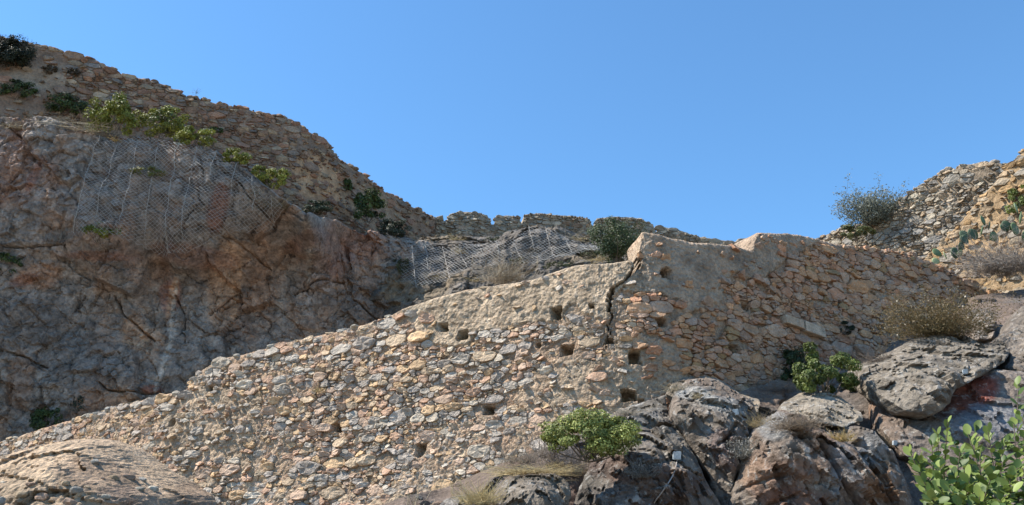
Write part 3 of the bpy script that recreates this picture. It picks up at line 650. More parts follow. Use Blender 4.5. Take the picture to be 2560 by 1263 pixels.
# ---- nearer sloping wing wall, right edge
WTOP = [(2290,668,29.6),(2320,640,29.2),(2360,600,28.6),(2400,560,28),(2440,512,27.4),(2470,470,27),(2510,425,26.4),(2560,368,25.8),(2640,290,25),(2760,200,24)]
WW = Wall(WTOP, .5, .08, 15, 1, .12, 45)
ww = empty('wing_wall', (15.5, 27.5, 8), 'warm ochre wing wall with steeply sloping top in front of the tower', 'wall')
WW.core('mortar_core', ww, M_FARSTONE, 8.0, .06, .06, 1.2, lambda u, z, V: np.array([.325,.225,.13])[None] * (1 + .3*fbm(V, .7, 4, 6)[:, None]), far_relief(63), .1, .10)
WPAL = [(.30,.24,.17),(.34,.25,.16),(.27,.235,.19),(.36,.235,.12)]
WW.stones(ww, M_FARSTONE, (.07, .22, .12), 1.7, 8.0, lambda u, z, rg: pick(rg, WPAL), lambda u, z, r, rg: rg.uniform(.02, .10) if rg.random() < .75 else None, .02, None, 16, crest(WW, 70, .07, .16, 17, WPAL, 0, None, -.2, .4))
# ================================================================== boulders
def boulder(name, label, cat, outline, inner=(), bulge=.35, R=.5, thick=.8, step=.03, pal=((.17,.165,.16),(.20,.16,.135)), stains_and_shade=(), mat=None, seed=0, fac=(1.6,.10), rough=.035, group=None, grooves=(), edge=.05, bed=True, rk=.5, bk=.45, pebble=0.0, shade_up=np.array([1.24,1.14,1.03])):
    mat = mat or M_ROCK
    o3 = np.array([P(*c)[:] for c in outline]); i3 = np.array([P(*c)[:] for c in inner]).reshape(-1, 3)
    al = np.concatenate([o3, i3]); t = TPS(al[:, [0, 2]], al[:, 1], 2e-2)
    ol = []; n = len(o3)
    for k in range(n):
        a, b = o3[k, [0, 2]], o3[(k+1) % n, [0, 2]]; m = max(1, int(np.linalg.norm(b-a)/step))
        for j in range(m): ol.append(a + (b-a) * j / m)
    ol = np.array(ol); qq = np.c_[ol, ol[:, :1]*0]
    # soften corners, then roughen
    for _ in range(2): ol = .5*ol + .25*np.roll(ol, 1, 0) + .25*np.roll(ol, -1, 0)
    ol = ol + edge * 1.5 * np.c_[fbm(qq, 2.6, 5, seed+1, False, .6), fbm(qq, 2.6, 5, seed+2, False, .6)]
    lo, hi = ol.min(0), ol.max(0); gx, gz = np.meshgrid(np.arange(lo[0], hi[0], step), np.arange(lo[1], hi[1], step * .9))
    gx[1::2] += step / 2; g = np.c_[gx.ravel(), gz.ravel()]; g = g[inside(g, ol)]; g = g[seg_dist(g, ol, True) > step * .5]
    allp = np.concatenate([ol, g]); m = len(ol)
    vs, es, fs, _, _, _ = geometry.delaunay_2d_cdt([Vector(p) for p in allp], [], [list(range(m))], 1, 1e-5)
    xz = np.array([v[:] for v in vs]); tri = np.array([f for f in fs if len(f) == 3])
    e = seg_dist(xz, ol, True); y0 = t(xz); k = np.clip(e / (R * rk), 0, 1); rise = np.sqrt(np.clip(1 - (1 - k) ** 2, 0, 1))
    p = np.c_[xz[:, 0], y0, xz[:, 1]]; wp = p + .2 * np.stack([fbm(p, 1.4, 3, seed+31), fbm(p, 1.4, 3, seed+32), fbm(p, 1.4, 3, seed+33)], 1)
    BD = np.array([[.62, 0, 1.55], [0, 1, 0], [-.70, 0, 1.35]]) if bed else np.eye(3)
    f, ed = worley_facets(wp @ BD, fac[0] * .8, seed + 40, 1.1); f2, ed2 = worley_facets(wp @ BD, fac[0] * 2.4, seed + 50, 1.1)
    env = np.clip(e / .12, 0, 1)
    y = y0 - bulge * bk * rise - env * (fac[1] * 1.9 * f + fac[1] * .7 * f2)
    if pebble:
        v9, e9 = worley_facets(p * np.array([1, 0, 1.4]), 8.0, 91, .5); y = y - env * pebble * sstep(0, .3, e9) * (.5 + .5 * v9) * sstep(-.2, .3, fbm(p, .9, 3, 92)) + env * (-rough * 1.9 * fbm(p, 2.2, 6, seed, True, .55) + rough * .7 * fbm(p, 11, 3, seed + 5) + fac[1] * .35 * np.exp(-(ed / .05) ** 2) + fac[1] * .2 * np.exp(-(ed2 / .07) ** 2))
    px, py = proj(np.c_[xz[:, 0], y, xz[:, 1]])
    for gl, gw, gd in grooves: y = y + gd * np.exp(-(seg_dist(np.c_[px, py] + 7 * np.c_[fbm(p, 4, 2, 5), fbm(p, 4, 2, 6)], gl) / gw) ** 2) * env
    nb = len(xz); bd = e < 1e-4
    V = np.concatenate([np.c_[xz[:, 0], y, xz[:, 1]], np.c_[xz[:, 0], y0 + thick * rise, xz[:, 1]]])
    mp = np.where(bd, np.arange(nb), np.arange(nb) + nb); A = tri
    # orientation towards the camera (-y)
    a, b, c = (xz[A[:, i]] for i in range(3)); s = (b[:, 0]-a[:, 0])*(c[:, 1]-a[:, 1]) - (b[:, 1]-a[:, 1])*(c[:, 0]-a[:, 0])
    A = np.where((s < 0)[:, None], A[:, ::-1], A); Bk = mp[A[:, ::-1]]
    g1 = sstep(-.2, .35, fbm(p, 1.3, 4, seed + 8))[:, None]; c = np.array(pal[0])[None] * (1-g1) + np.array(pal[1])[None] * g1
    c = c * shade_up
    if stains_and_shade: blobs(px, py, c, stains_and_shade)
    o = mesh_obj(name, V, np.concatenate([A, Bk]), None, mat, None, np.concatenate([c, c]), False, V.mean(0))
    return tag(o, label, cat, group)
GB = 'boulders and crags on the bank'
RB, OR = (.24,.10,.065), (.32,.18,.10)
boulder('boulder', 'big grey lichened boulder jutting out above an orange-red hollow at the right', 'boulder',
        [(2128,920,16.2),(2200,890,16.6),(2280,850,17.0),(2345,833,17.2),(2400,840,17.2),(2460,862,17),(2530,848,16.6),(2526,885,16),(2500,912,15.4),(2440,945,14.9),(2390,975,14.7),(2370,1010,14.5),(2325,1040,14.4),(2270,1030,14.5),(2220,1000,14.8),(2165,965,15.4)],
        [(2300,920,15.2),(2400,900,15.5),(2330,980,14.4)], .25, .5, .9, .028, ((.165,.155,.14),(.125,.118,.108)), seed=1, fac=(1.9,.10), group=GB, grooves=[([(2200,925),(2290,950),(2340,985)], 7, .10), ([(2330,880),(2430,905)], 5, .06)])
boulder('boulder', 'tall dark slab leaning in at the right edge beside the big lichened boulder', 'boulder',
        [(2495,850,16.8),(2520,810,17.2),(2560,765,17.4),(2640,740,17.4),(2660,960,16),(2560,960,15.4),(2510,920,15.8),(2525,880,16.2)], [(2580,850,16)], .2, .4, .8, .035, ((.155,.142,.13),(.12,.112,.105)), seed=2, group=GB)
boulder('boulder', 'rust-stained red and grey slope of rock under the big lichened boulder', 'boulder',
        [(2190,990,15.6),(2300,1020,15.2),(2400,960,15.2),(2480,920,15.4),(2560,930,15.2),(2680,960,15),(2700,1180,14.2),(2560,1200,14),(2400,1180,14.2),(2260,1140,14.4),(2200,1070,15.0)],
        [(2400,1060,14.5),(2500,1060,14.4),(2440,975,15.2)], .15, .5, .9, .04, ((.135,.122,.115),(.14,.115,.10)), [(2440,985,75,45,-30,(.20,.055,.035),.95),(2400,1000,60,30,-30,(.17,.065,.04),.8),(2480,1050,110,45,0,(.17,.17,.18),.9),(2215,1000,40,50,30,(.22,.14,.10),.7)], seed=3, fac=(1.2,.06), group=GB)  # rust-red patch, its colour deepened for the shade under the big boulder
boulder('boulder', 'pale grey flat-topped boulder on the bank below the bright leafy shrub', 'boulder',
        [(1955,1010,15.4),(2000,985,15.8),(2055,975,15.9),(2110,1000,15.6),(2150,1030,15),(2155,1050,14.4),(2110,1068,14.2),(2060,1062,14.0),(1990,1050,14.2),(1945,1035,14.6)], [(2050,1020,14.6)], .12, .3, .6, .024, ((.22,.205,.18),(.17,.158,.14)), seed=4, fac=(2.4,.06), group=GB)
boulder('boulder', 'blocky rust-brown crag with an orange lower face, right of the dark cleft', 'boulder',
        [(1880,1085,13.8),(1905,1045,14.2),(1950,1020,14.6),(2010,1045,14.4),(2080,1080,14.2),(2140,1065,14.2),(2190,1080,14),(2235,1130,13.8),(2262,1200,13.6),(2290,1300,13.5),(2300,1420,13.4),(1800,1420,13.4),(1822,1263,13.6),(1850,1170,13.7)],
        [(1960,1110,13.0),(2100,1140,12.95),(2000,1230,13.1),(2180,1230,13.15),(2060,1095,13.4)], .28, .5, 1.0, .03, ((.14,.126,.115),(.15,.115,.095)),
        [(1950,1200,90,50,-20,(.20,.115,.08),.6),(2180,1215,70,60,10,(.24,.135,.075),.7),(2120,1190,40,90,-15,(.21,.195,.19),.7),(1930,1060,50,40,0,(.24,.24,.235),.8),(2190,1120,50,40,30,(.21,.205,.2),.8),(1990,1250,90,30,0,RB,.35),(1880,1180,50,40,0,OR,.3)],
        seed=5, fac=(1.7,.13), group=GB, grooves=[([(2000,1090),(2080,1150),(2130,1230),(2150,1263)], 6, .16), ([(2140,1110),(2200,1190),(2240,1263)], 5, .12), ([(1840,1235),(1900,1205),(1990,1180)], 5, .12), ([(1920,1263),(1990,1240)], 5, .12)])
boulder('boulder', 'rounded dark boulder with pale lit crown, just right of the diagonal cleft', 'boulder',
        [(1680,1040,14.2),(1678,1000,14.5),(1690,972,14.8),(1720,950,15.2),(1780,945,15.4),(1830,975,15.2),(1880,1000,15),(1895,1035,14.6),(1880,1075,14.2),(1865,1130,13.9),(1840,1190,13.8),(1832,1263,13.8),(1835,1330,13.8),(1790,1240,14.0),(1755,1160,14.1),(1712,1090,14.2)],
        [(1740,1030,13.8),(1800,1080,13.6),(1810,1010,14.2),(1815,1160,13.7)], .26, .4, .9, .026, ((.14,.128,.117),(.135,.11,.095)), [(1730,985,50,18,5,(.30,.295,.28),.8),(1800,1010,70,20,15,(.30,.29,.27),.7),(1810,1130,40,60,-20,(.17,.12,.11),.6)], seed=6, fac=(2.0,.09), group=GB, grooves=[([(1800,1110),(1830,1085),(1840,1060)], 4, .10)])
boulder('boulder', 'upper grey ledge of rock behind the rounded boulder, at the foot of the wall', 'boulder',
        [(1662,985,15.6),(1680,955,15.9),(1740,938,16.2),(1800,950,16.2),(1850,985,16),(1900,1000,15.8),(1895,1030,15.2),(1800,1000,15.2),(1700,1000,15.2)], [(1780,970,15.6)], .1, .3, .6, .03, ((.165,.148,.128),(.19,.168,.14)), seed=7, group=GB)
boulder('boulder', 'dark grey slab spotted with white lichen, between the round green shrub and the cleft', 'boulder',
        [(1515,1040,14.6),(1560,1022,14.9),(1620,998,15.1),(1665,985,15.2),(1672,1030,14.8),(1700,1085,14.3),(1745,1155,13.9),(1785,1240,13.6),(1830,1330,13.5),(1840,1440,13.4),(1400,1440,13.2),(1420,1300,13.5),(1450,1210,13.7),(1500,1120,14.2)],
        [(1600,1080,13.9),(1640,1150,13.25),(1560,1200,13.3),(1700,1240,13.15),(1550,1300,13.2)], .2, .5, 1.0, .03, ((.122,.117,.11),(.13,.117,.105)), [(1640,1215,130,60,0,(.125,.085,.068),.75),(1560,1170,110,40,0,(.11,.072,.058),.7),(1500,1250,90,40,0,(.13,.115,.105),.7),(1600,1050,60,25,-20,(.2,.19,.175),.5)], seed=8, fac=(1.8,.12), group=GB,
        grooves=[([(1540,1150),(1620,1160),(1700,1145)], 8, .12), ([(1430,1200),(1460,1240),(1440,1263)], 5, .1), ([(1640,1200),(1700,1263)], 5, .1)])
boulder('boulder', 'low rough grey boulder at the bottom edge, fringed by straw-coloured grass', 'boulder',
        [(1235,1263,12.6),(1240,1225,12.9),(1268,1192,13.2),(1320,1176,13.4),(1385,1182,13.3),(1425,1210,13),(1432,1240,12.8),(1420,1290,12.7),(1430,1420,12.6),(1200,1420,12.6)], [(1330,1240,12.3)], .22, .4, .7, .024, ((.155,.142,.125),(.125,.115,.102)), seed=9, fac=(2.4,.08), group=GB)
boulder('boulder', 'small dark boulder at the bottom edge left of the straw-coloured grass', 'boulder',
        [(1090,1270,12.6),(1110,1246,12.8),(1150,1238,12.9),(1185,1252,12.7),(1225,1256,12.5),(1240,1300,12.2),(1240,1400,11.6),(1090,1400,11.6)], [(1160,1290,12.2)], .15, .3, .5, .026, ((.17,.165,.16),(.14,.14,.14)), seed=10, group=GB)
boulder('boulder', 'small grey rock behind the dry flowering shrub, by the right wall', 'boulder',
        [(2430,800,18.6),(2450,780,18.8),(2480,785,18.8),(2495,820,18.4),(2490,850,18),(2440,850,18)], [], .15, .3, .4, .03, ((.19,.17,.155),(.17,.155,.145)), seed=11, group=GB)
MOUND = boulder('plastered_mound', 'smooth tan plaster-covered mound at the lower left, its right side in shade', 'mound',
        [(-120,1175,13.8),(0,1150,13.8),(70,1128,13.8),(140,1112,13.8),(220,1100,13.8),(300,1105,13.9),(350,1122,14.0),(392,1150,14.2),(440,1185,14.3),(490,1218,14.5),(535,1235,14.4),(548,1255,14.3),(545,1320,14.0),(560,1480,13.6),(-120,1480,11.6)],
        [(180,1180,12.7),(270,1145,13.15),(60,1220,12.6),(250,1230,12.35),(330,1215,12.8),(420,1250,13.1),(200,1300,11.9)], .75, 1.2, 1.2, .034, ((.36,.265,.18),(.31,.23,.16)), [(250,1190,120,50,10,(.215,.15,.11),.6),(60,1240,110,50,-10,(.34,.26,.18),.6),(480,1240,60,40,0,(.20,.14,.10),.6),(320,1240,90,30,0,(.18,.135,.115),.5)], M_MORTAR, 12, (2.0,.05), .05, shade_up=np.array([1.5,1.5,1.48]), bed=False, rk=1.0, bk=.8, pebble=.08, grooves=[([(130,1125),(150,1180),(135,1240)], 3, .07), ([(0,1190),(90,1204),(185,1252)], 3, .08), ([(265,1150),(330,1185),(410,1235)], 3, .06), ([(60,1240),(140,1225),(220,1235)], 3, .07)])  # darker right-hand patches paint the mound's shaded side into its colour
# loose stones on the bank and along the foot of the right wall
rgL = np.random.default_rng(5)
LS = 0
for (x0, x1, y0, y1, Y, n, where) in [(1880,2160,935,985,17.2,14,'on the earth below the shaded right wall'),(2160,2260,870,960,18.3,8,'on the slope left of the big lichened boulder'),(2230,2300,1040,1130,13.4,5,'in the gap right of the rust-brown crag'),(1000,1200,1215,1260,13.4,8,'at the bottom edge by the foot of the sunlit wall')]:
    for k in range(n):
        px, py = rgL.uniform(x0, x1), rgL.uniform(y0, y1); q = P(px, py, Y); yy = float(bk_y(np.array([[q.x, q.z]]))[0])
        r = rgL.uniform(.04, .11); v = lump((q.x, yy, q.z), (r*1.3, r, r*.8), 900 + LS); LS += 1
        tag(mesh_obj('loose_stone', v, ICO_T, None, M_STONE, None, pick(rgL, [DGREY, PINK, TAN, (.25,.2,.17)]) * .7, False, v.mean(0)), 'small angular loose stone lying ' + where, 'stone', 'loose stones ' + where)
# ================================================================== rockfall netting
def inpoly(poly, q): return inside(np.asarray(q), poly)
def net(label, poly, yfun, Yref, cables, ropes, pitch, a1, a2, gap=.10, wire=.0062):
    c = np.mean(np.array(poly), 0); root = empty('rockfall_netting', P(c[0], c[1], Yref), label, 'netting', 'rockfall nets pinned to the rock')
    pw = np.array([[P(a, b, Yref).x, P(a, b, Yref).z] for a, b in poly]); lo, hi = pw.min(0), pw.max(0); ctr = (lo+hi)/2; R = np.linalg.norm(hi-lo)/2
    gx = np.arange(lo[0]-.8, hi[0]+.8, .07); gz = np.arange(lo[1]-.8, hi[1]+.8, .07); GX, GZ = np.meshgrid(gx, gz, indexing='ij')
    G = yfun(np.c_[GX.ravel(), GZ.ravel()]).reshape(GX.shape); G0 = G.copy()
    for d in range(1, 9):     # taut wire bridges the hollows
        for ax in (0, 1):
            for sg in (-d, d): G = np.minimum(G, np.roll(G0, sg, ax) + d * .07 * .3)
    def drape(xz):
        a = np.clip((xz[:, 0]-gx[0])/.07, 0, len(gx)-1.001); b = np.clip((xz[:, 1]-gz[0])/.07, 0, len(gz)-1.001); i, j = a.astype(int), b.astype(int); a -= i; b -= j
        return (G[i, j]*(1-a)+G[i+1, j]*a)*(1-b) + (G[i, j+1]*(1-a)+G[i+1, j+1]*a)*b - gap
    bag = Bag(); rg = np.random.default_rng(3)
    for an in (a1, a2):
        d = np.array([math.cos(an), math.sin(an)]); nn = np.array([-d[1], d[0]])
        for o in np.arange(-R, R, pitch):
            s = np.arange(-R, R, .16); q = ctr + nn*o + s[:, None]*d
            q = q + .05 * np.c_[fbm(np.c_[q, q[:, :1]*0], .9, 2, 3), fbm(np.c_[q, q[:, :1]*0], .9, 2, 4)]
            k = inside(q, pw); st = None
            idx = np.flatnonzero(k)
            if len(idx) < 2: continue
            for run in np.split(idx, np.flatnonzero(np.diff(idx) > 1) + 1):
                if len(run) < 2: continue
                z = q[run]; v, f = tube(np.c_[z[:, 0], drape(z), z[:, 1]], wire, wire, 3); bag.add(v, f)
    tag(bag.build('wire_mesh', M_WIRE, root), kind='stuff')
    def line(pts, r, name, m, wob=0.0, nn=24, lumps=0):
        w_ = np.array([[P(a, b, Yref).x, P(a, b, Yref).z] for a, b in pts]); L = np.r_[0, np.cumsum(np.linalg.norm(np.diff(w_, axis=0), axis=1))]
        s = np.linspace(0, L[-1], nn); q = np.c_[np.interp(s, L, w_[:, 0]), np.interp(s, L, w_[:, 1])]
        q = q + wob * np.c_[fbm(np.c_[q*3, s], 1, 2, 5), fbm(np.c_[q*3, s], 1, 2, 6)]
        p3 = np.c_[q[:, 0], drape(q) - .03, q[:, 1]]; v, f = tube(p3, r, r, 6)
        if lumps:
            b = Bag(); b.add(v, f)
            for k in range(lumps):
                i = rg.integers(len(p3)); vv = lump(p3[i] + rg.normal(0, .03, 3), (r*rg.uniform(1, 2.2),)*3, 40 + k); b.add(vv, None, ICO_T)
            b.build(name, m, root, True, p3.mean(0))
        else: mesh_obj(name, v, None, f, m, root, None, True, p3.mean(0))
    for cb in cables: line(cb, .0095, 'cable', M_CABLE, .008)
    for rp in ropes: line(rp, .009, 'lashing_rope', M_ROPE, .07, 40, 22)
    return root
net('wire rockfall netting with steel cables over the overhanging dark cliff', [(240,350),(345,345),(440,352),(500,368),(560,400),(620,440),(705,500),(660,535),(570,560),(450,625),(380,620),(300,606),(190,590),(212,500)],
    lambda q: cliff_y(q, True), 31.7,
    [[(297,358),(275,460),(255,560)],[(350,360),(330,480),(305,600)],[(398,370),(378,490),(355,612)],[(495,370),(480,460),(455,590)],[(543,385),(533,450)],[(590,405),(575,485)],[(672,478),(665,525)],[(255,345),(235,420),(222,480)]],
    [[(222,480),(205,540),(190,590)],[(450,350),(440,430),(425,520),(407,615)],[(628,435),(630,470),(620,510)]], .115, .62, -.72, .12)
net('wire rockfall netting pinned over the pale rocks below the crenellated wall', [(1015,600),(1060,602),(1120,612),(1180,605),(1250,612),(1290,600),(1322,562),(1362,562),(1420,598),(1490,612),(1530,640),(1440,668),(1380,684),(1330,690),(1240,690),(1180,698),(1130,735),(1050,742),(1008,715),(1010,650)],
    ms_y, 38.5,
    [[(1030,605),(1036,660),(1048,745)],[(1105,612),(1118,670),(1130,728)],[(1150,632),(1160,665),(1172,696)],[(1195,612),(1202,630),(1210,652)],[(1285,618),(1296,650),(1310,682)],[(1322,562),(1328,600),(1336,636)],[(1365,570),(1374,620),(1384,670)]],
    [[(1062,602),(1068,650),(1076,690)],[(1240,612),(1248,650)],[(1412,596),(1422,625),(1424,652)]], .13, .55, -.85, .14)
# ================================================================== plants
bpy.context.view_layer.update(); DG = bpy.context.evaluated_depsgraph_get()
def snap(px, py, Y, tol=3.0):
    """depth of the rock or wall that a plant or box at this spot is rooted on"""
    t = P(px, py, 10.0) - Vector((0, 0, CAMZ)); ok, loc, nrm, i, ob, m = SC.ray_cast(DG, Vector((0, 0, CAMZ)), t.normalized())
    return loc.y if ok and abs(loc.y - Y) < tol else Y
def leaf_quads(c, nrm, size, rg, ratio=.55):
    """many leaves at once: two folded triangles-pairs each (6 verts, 4 tris)"""
    n = len(c); t = rg.normal(size=(n, 3)); nrm = nrm / (np.linalg.norm(nrm, axis=1)[:, None] + 1e-9)
    t = t - (t * nrm).sum(1)[:, None] * nrm; t /= np.linalg.norm(t, axis=1)[:, None] + 1e-9; b = np.cross(nrm, t)
    s = size[:, None]; w_ = s * ratio
    A = c - t*s*.5; Bm = c + t*s*.02; Cc = c + t*s*.5; up = nrm * s * .10
    Lf = c + b*w_*.5 + up + t*s*.03; Rt = c - b*w_*.5 + up + t*s*.03
    V = np.stack([A, Lf, Cc, Rt], 1).reshape(-1, 3); i = np.arange(n)[:, None] * 4
    T = np.concatenate([i + np.array([0, 1, 2]), i + np.array([0, 2, 3])]); return V, T
def bush(name, label, cat, px, py, Y, wpx, hpx, nleaf, lsize, c1, c2, clumps=20, seed=0, group=None, depth=.8, up=.5, flat=1.0, stemr=.012, stems=16, ratio=.55, spread=.34, drop=1.0, white=0, rooted=True):
    Y = snap(px, py + hpx * .42, Y, 2.0) - .02 if rooted else Y
    rg = np.random.default_rng(seed + 100); ctr = np.array(P(px, py, Y)); dist = math.hypot(Y, ctr[2] - CAMZ)
    rx, rz = wpx / 2 * dist / FPX, hpx / 2 * dist / FPX; ry = rx * depth
    base = ctr + np.array([0, .2*ry, -rz * drop]); root = empty(name, base, label, cat, group)
    cc = []
    clumps = int(clumps * 1.7); spread *= .74
    while len(cc) < clumps:
        q = rg.uniform(-1, 1, 3); l = np.linalg.norm(q)
        if l > 1.08 or l < .3: continue
        if q[2] < -.75: continue
        cc.append(q)
    nleaf = int(nleaf * 1.9); cc = np.array(cc); cs = rg.uniform(.7, 1.35, clumps) * spread; tone = rg.uniform(0, 1, clumps)
    k = rg.integers(0, clumps, nleaf); q = rg.normal(size=(nleaf, 3)); q /= np.linalg.norm(q, axis=1)[:, None]
    rad = rg.uniform(.35, 1.0, nleaf) ** .6; off = q * (rad * cs[k])[:, None]; pos = (cc[k] + off) * np.array([rx, ry, rz]) * .92 + ctr
    nrm = q * .7 + cc[k] * .5 + rg.normal(0, .45, (nleaf, 3)) + np.array([0, 0, up]) + np.array([0, -.15, 0])
    V, T = leaf_quads(pos, nrm, lsize * rg.uniform(.6, 1.25, nleaf), rg, ratio)
    m = np.clip(.55*tone[k] + .45*rg.uniform(0, 1, nleaf) + .12*rg.normal(size=nleaf), 0, 1)[:, None]; col = np.array(c1)*(1-m) + np.array(c2)*m
    if white: col[rg.random(nleaf) < white] = (.55, .56, .46)
    f = mesh_obj('foliage', V, T, None, M_LEAF, root, np.repeat(col, 4, 0), False, ctr); tag(f, kind='stuff')
    b = Bag()
    for i in range(stems):
        e = cc[i % clumps] * np.array([rx, ry, rz]) * (.8 if i % 3 else 1.12) + ctr; s = base + rg.normal(0, .12*rx, 3) * np.array([1, 1, .2]); t = np.linspace(0, 1, 7)[:, None]
        pts = s*(1-t) + e*t + np.sin(t*math.pi) * rg.normal(0, .08*rx, 3); v, q_ = tube(pts, stemr, stemr*.35, 5); b.add(v, q_)
    b.build('stems', M_BARK, root, True, base)
    return root
def twigs(name, label, cat, px, py, Y, wpx, hpx, n, col, seed, group=None, r=.004, curl=.5, seg=6, depth=.7, upright=.6, leaf=0, lsize=.02, col2=None, flowers=0, fcol=(.45,.40,.32), rooted=True):
    Y = snap(px, py + hpx * .42, Y) - .05 if rooted else Y
    rg = np.random.default_rng(seed + 500); ctr = np.array(P(px, py, Y)); dist = math.hypot(Y, ctr[2] - CAMZ)
    rx, rz = wpx / 2 * dist / FPX, hpx / 2 * dist / FPX; base = ctr - np.array([0, 0, rz]); root = empty(name, base, label, cat, group)
    bag = Bag(); col = np.array(col); col2 = np.array(col2 if col2 is not None else col * .6); tips = []
    for i in range(n):
        s = base + np.array([rg.normal(0, .38*rx), rg.normal(0, .38*rx*depth), rg.uniform(0, .25*rz)])
        d = np.array([rg.normal(0, 1) * rx * .8, rg.normal(0, 1) * rx * depth * .8, abs(rg.normal(.9, .4)) * 2 * rz * upright])
        t = np.linspace(0, 1, seg)[:, None]; wv = np.cumsum(rg.normal(0, curl, (seg, 3)), 0) * np.array([rx, rx*depth, rz]) * .14
        pts = s + d * t * rg.uniform(.5, 1.1) + wv * t; pts[:, 0] = np.clip(pts[:, 0], ctr[0] - rx*1.25, ctr[0] + rx*1.25); pts[:, 2] = np.minimum(pts[:, 2], ctr[2] + rz*rg.uniform(.8, 1.15))
        v, q = tube(pts, r * rg.uniform(.7, 1.3), r * .4, 3); m = rg.uniform(); bag.add(v, q, None, col*m + col2*(1-m)); tips.append(pts[-1]); tips.append(pts[-2])
    tag(bag.build('stalks', M_DRY, root, True, base), kind='stuff'); tips = np.array(tips)
    if leaf:
        k = rg.integers(0, len(tips), leaf); c = tips[k] + rg.normal(0, .10*rx, (leaf, 3)); V, T = leaf_quads(c, rg.normal(size=(leaf, 3)) + np.array([0, 0, .5]), lsize*rg.uniform(.6, 1.3, leaf), rg, .45)
        m = rg.uniform(0, 1, (leaf, 1)); tag(mesh_obj('foliage', V, T, None, M_LEAF, root, np.repeat(col*m + col2*(1-m), 4, 0), False, ctr), kind='stuff')
    if flowers:
        k = rg.integers(0, len(tips), flowers); c = tips[k] + np.array([0, 0, .25*rz]) * rg.uniform(.2, 1.6, (flowers, 1)) + rg.normal(0, .12*rx, (flowers, 3)); V, T = leaf_quads(c, rg.normal(size=(flowers, 3)), .04*rg.uniform(.6, 1.3, flowers), rg, .9)
        tag(mesh_obj('flower_heads', V, T, None, M_LEAF, root, fcol, False, ctr), kind='stuff')
    return root
rgm = np.random.default_rng(31)
for k in range(16, 34):        # stones showing through the broken plaster of the mound
    px, py = (rgm.uniform(0, 180), rgm.uniform(1205, 1262)) if k < 22 else (rgm.uniform(150, 420), rgm.uniform(1150, 1260))
    q = P(px, py, snap(px, py, 12.7, 1.5)); r = rgm.uniform(.03, .085); v = lump(q[:], (r*1.4, r, r*.75), 1500 + k)
    mesh_obj('stone', v, ICO_T, None, M_STONE, MOUND, pick(rgm, [TAN, PALE, PINK, GREY]), False, v.mean(0))
YG1, YG2 = (.075,.10,.018), (.30,.31,.055); G1, G2 = (.035,.06,.018), (.12,.16,.04); D1, D2 = (.018,.03,.014), (.05,.07,.03)
# cliff plants
bush('dense_shrub', 'very dark rounded shrub on the rampart at the far upper left', 'shrub', 20, 135, 32.4, 120, 90, 7000, .08, (.010,.014,.007), (.03,.035,.014), 40, 1, depth=.6, spread=.5)
CG = 'shrubs along the cliff edge'
for i, a in enumerate([
    ('low dark green shrub at the left edge under the rampart', 40,228,32.2,110,50,1500,.10,D1,G2),
    ('small dark shrub trailing over the ledge left of the tallest cliff-edge shrub', 160,262,32.0,110,60,1500,.10,D1,G2),
    ('tallest yellow-green shrub on the cliff edge above the netting', 288,288,31.9,130,115,2600,.11,YG1,YG2),
    ('broad green shrub beside the tallest shrub on the cliff edge', 405,302,32.6,130,80,2200,.11,G1,YG2),
    ('bright yellow-green shrub at the head of the white-roped cable', 488,345,32.4,100,55,1400,.10,YG1,YG2),
    ('small bright shrub on the cliff edge midway down the sloping ledge', 590,392,32.6,75,45,1000,.10,YG1,YG2),
    ('bright yellow-green shrub at the lower end of the netted ledge', 668,440,32.8,105,60,1600,.10,YG1,YG2),
    ('bright green shrub rooted at the foot of the left netting', 252,584,31.2,110,52,1500,.10,YG1,YG2),
    ('thin yellowing shrub growing through the middle of the left netting', 370,434,31.3,90,28,420,.09,YG1,(.26,.23,.06)),
    ('dark shrub at the left edge low on the cliff', 12,662,32.0,80,60,1100,.09,D1,G2),
    ('dark green shrub against the cliff above the lower left wall', 118,1052,32.6,80,70,1500,.09,D1,G2),
    ('narrow dark shrub high on the shaded rampart end', 862,464,38.9,36,40,500,.12,D1,G2),
    ('large dark green shrub hanging below the rampart end', 920,512,38.8,95,90,1900,.12,D1,G2),
    ('flat dark shrub below the pale rampart patch', 790,516,36.0,80,45,900,.10,D1,(.06,.08,.045)),
    ('drooping dark shrub beneath the large hanging shrub', 985,572,38.6,80,50,800,.11,D1,(.07,.08,.045)),
    ('brownish shrub on the rampart right of the dark rounded shrub', 122,176,33.3,45,28,400,.08,(.05,.035,.02),(.11,.08,.04)),
    ('small round brown shrub on the rampart beneath its parapet', 184,180,33.7,36,22,380,.08,(.04,.03,.018),(.09,.07,.04)),
    ('tiny green tuft in the face of the rampart above the bright shrubs', 540,325,36.0,40,18,220,.09,G1,G2),
    ('faint green shrub in the shadowed recess at the cliff foot', 195,1008,33.0,36,50,300,.07,D1,(.09,.10,.07))]):
    bush('cliff_shrub', a[0], 'shrub', a[1], a[2], a[3], a[4], a[5], a[6], a[7], a[8], a[9], 20, 20 + i, CG, depth=.6, stems=14)
twigs('dry_shrub', 'grey dead twigs left of the bright shrub at the net foot', 'dry shrub', 150, 580, 31.4, 90, 70, 90, (.34,.31,.27), 1, r=.010)
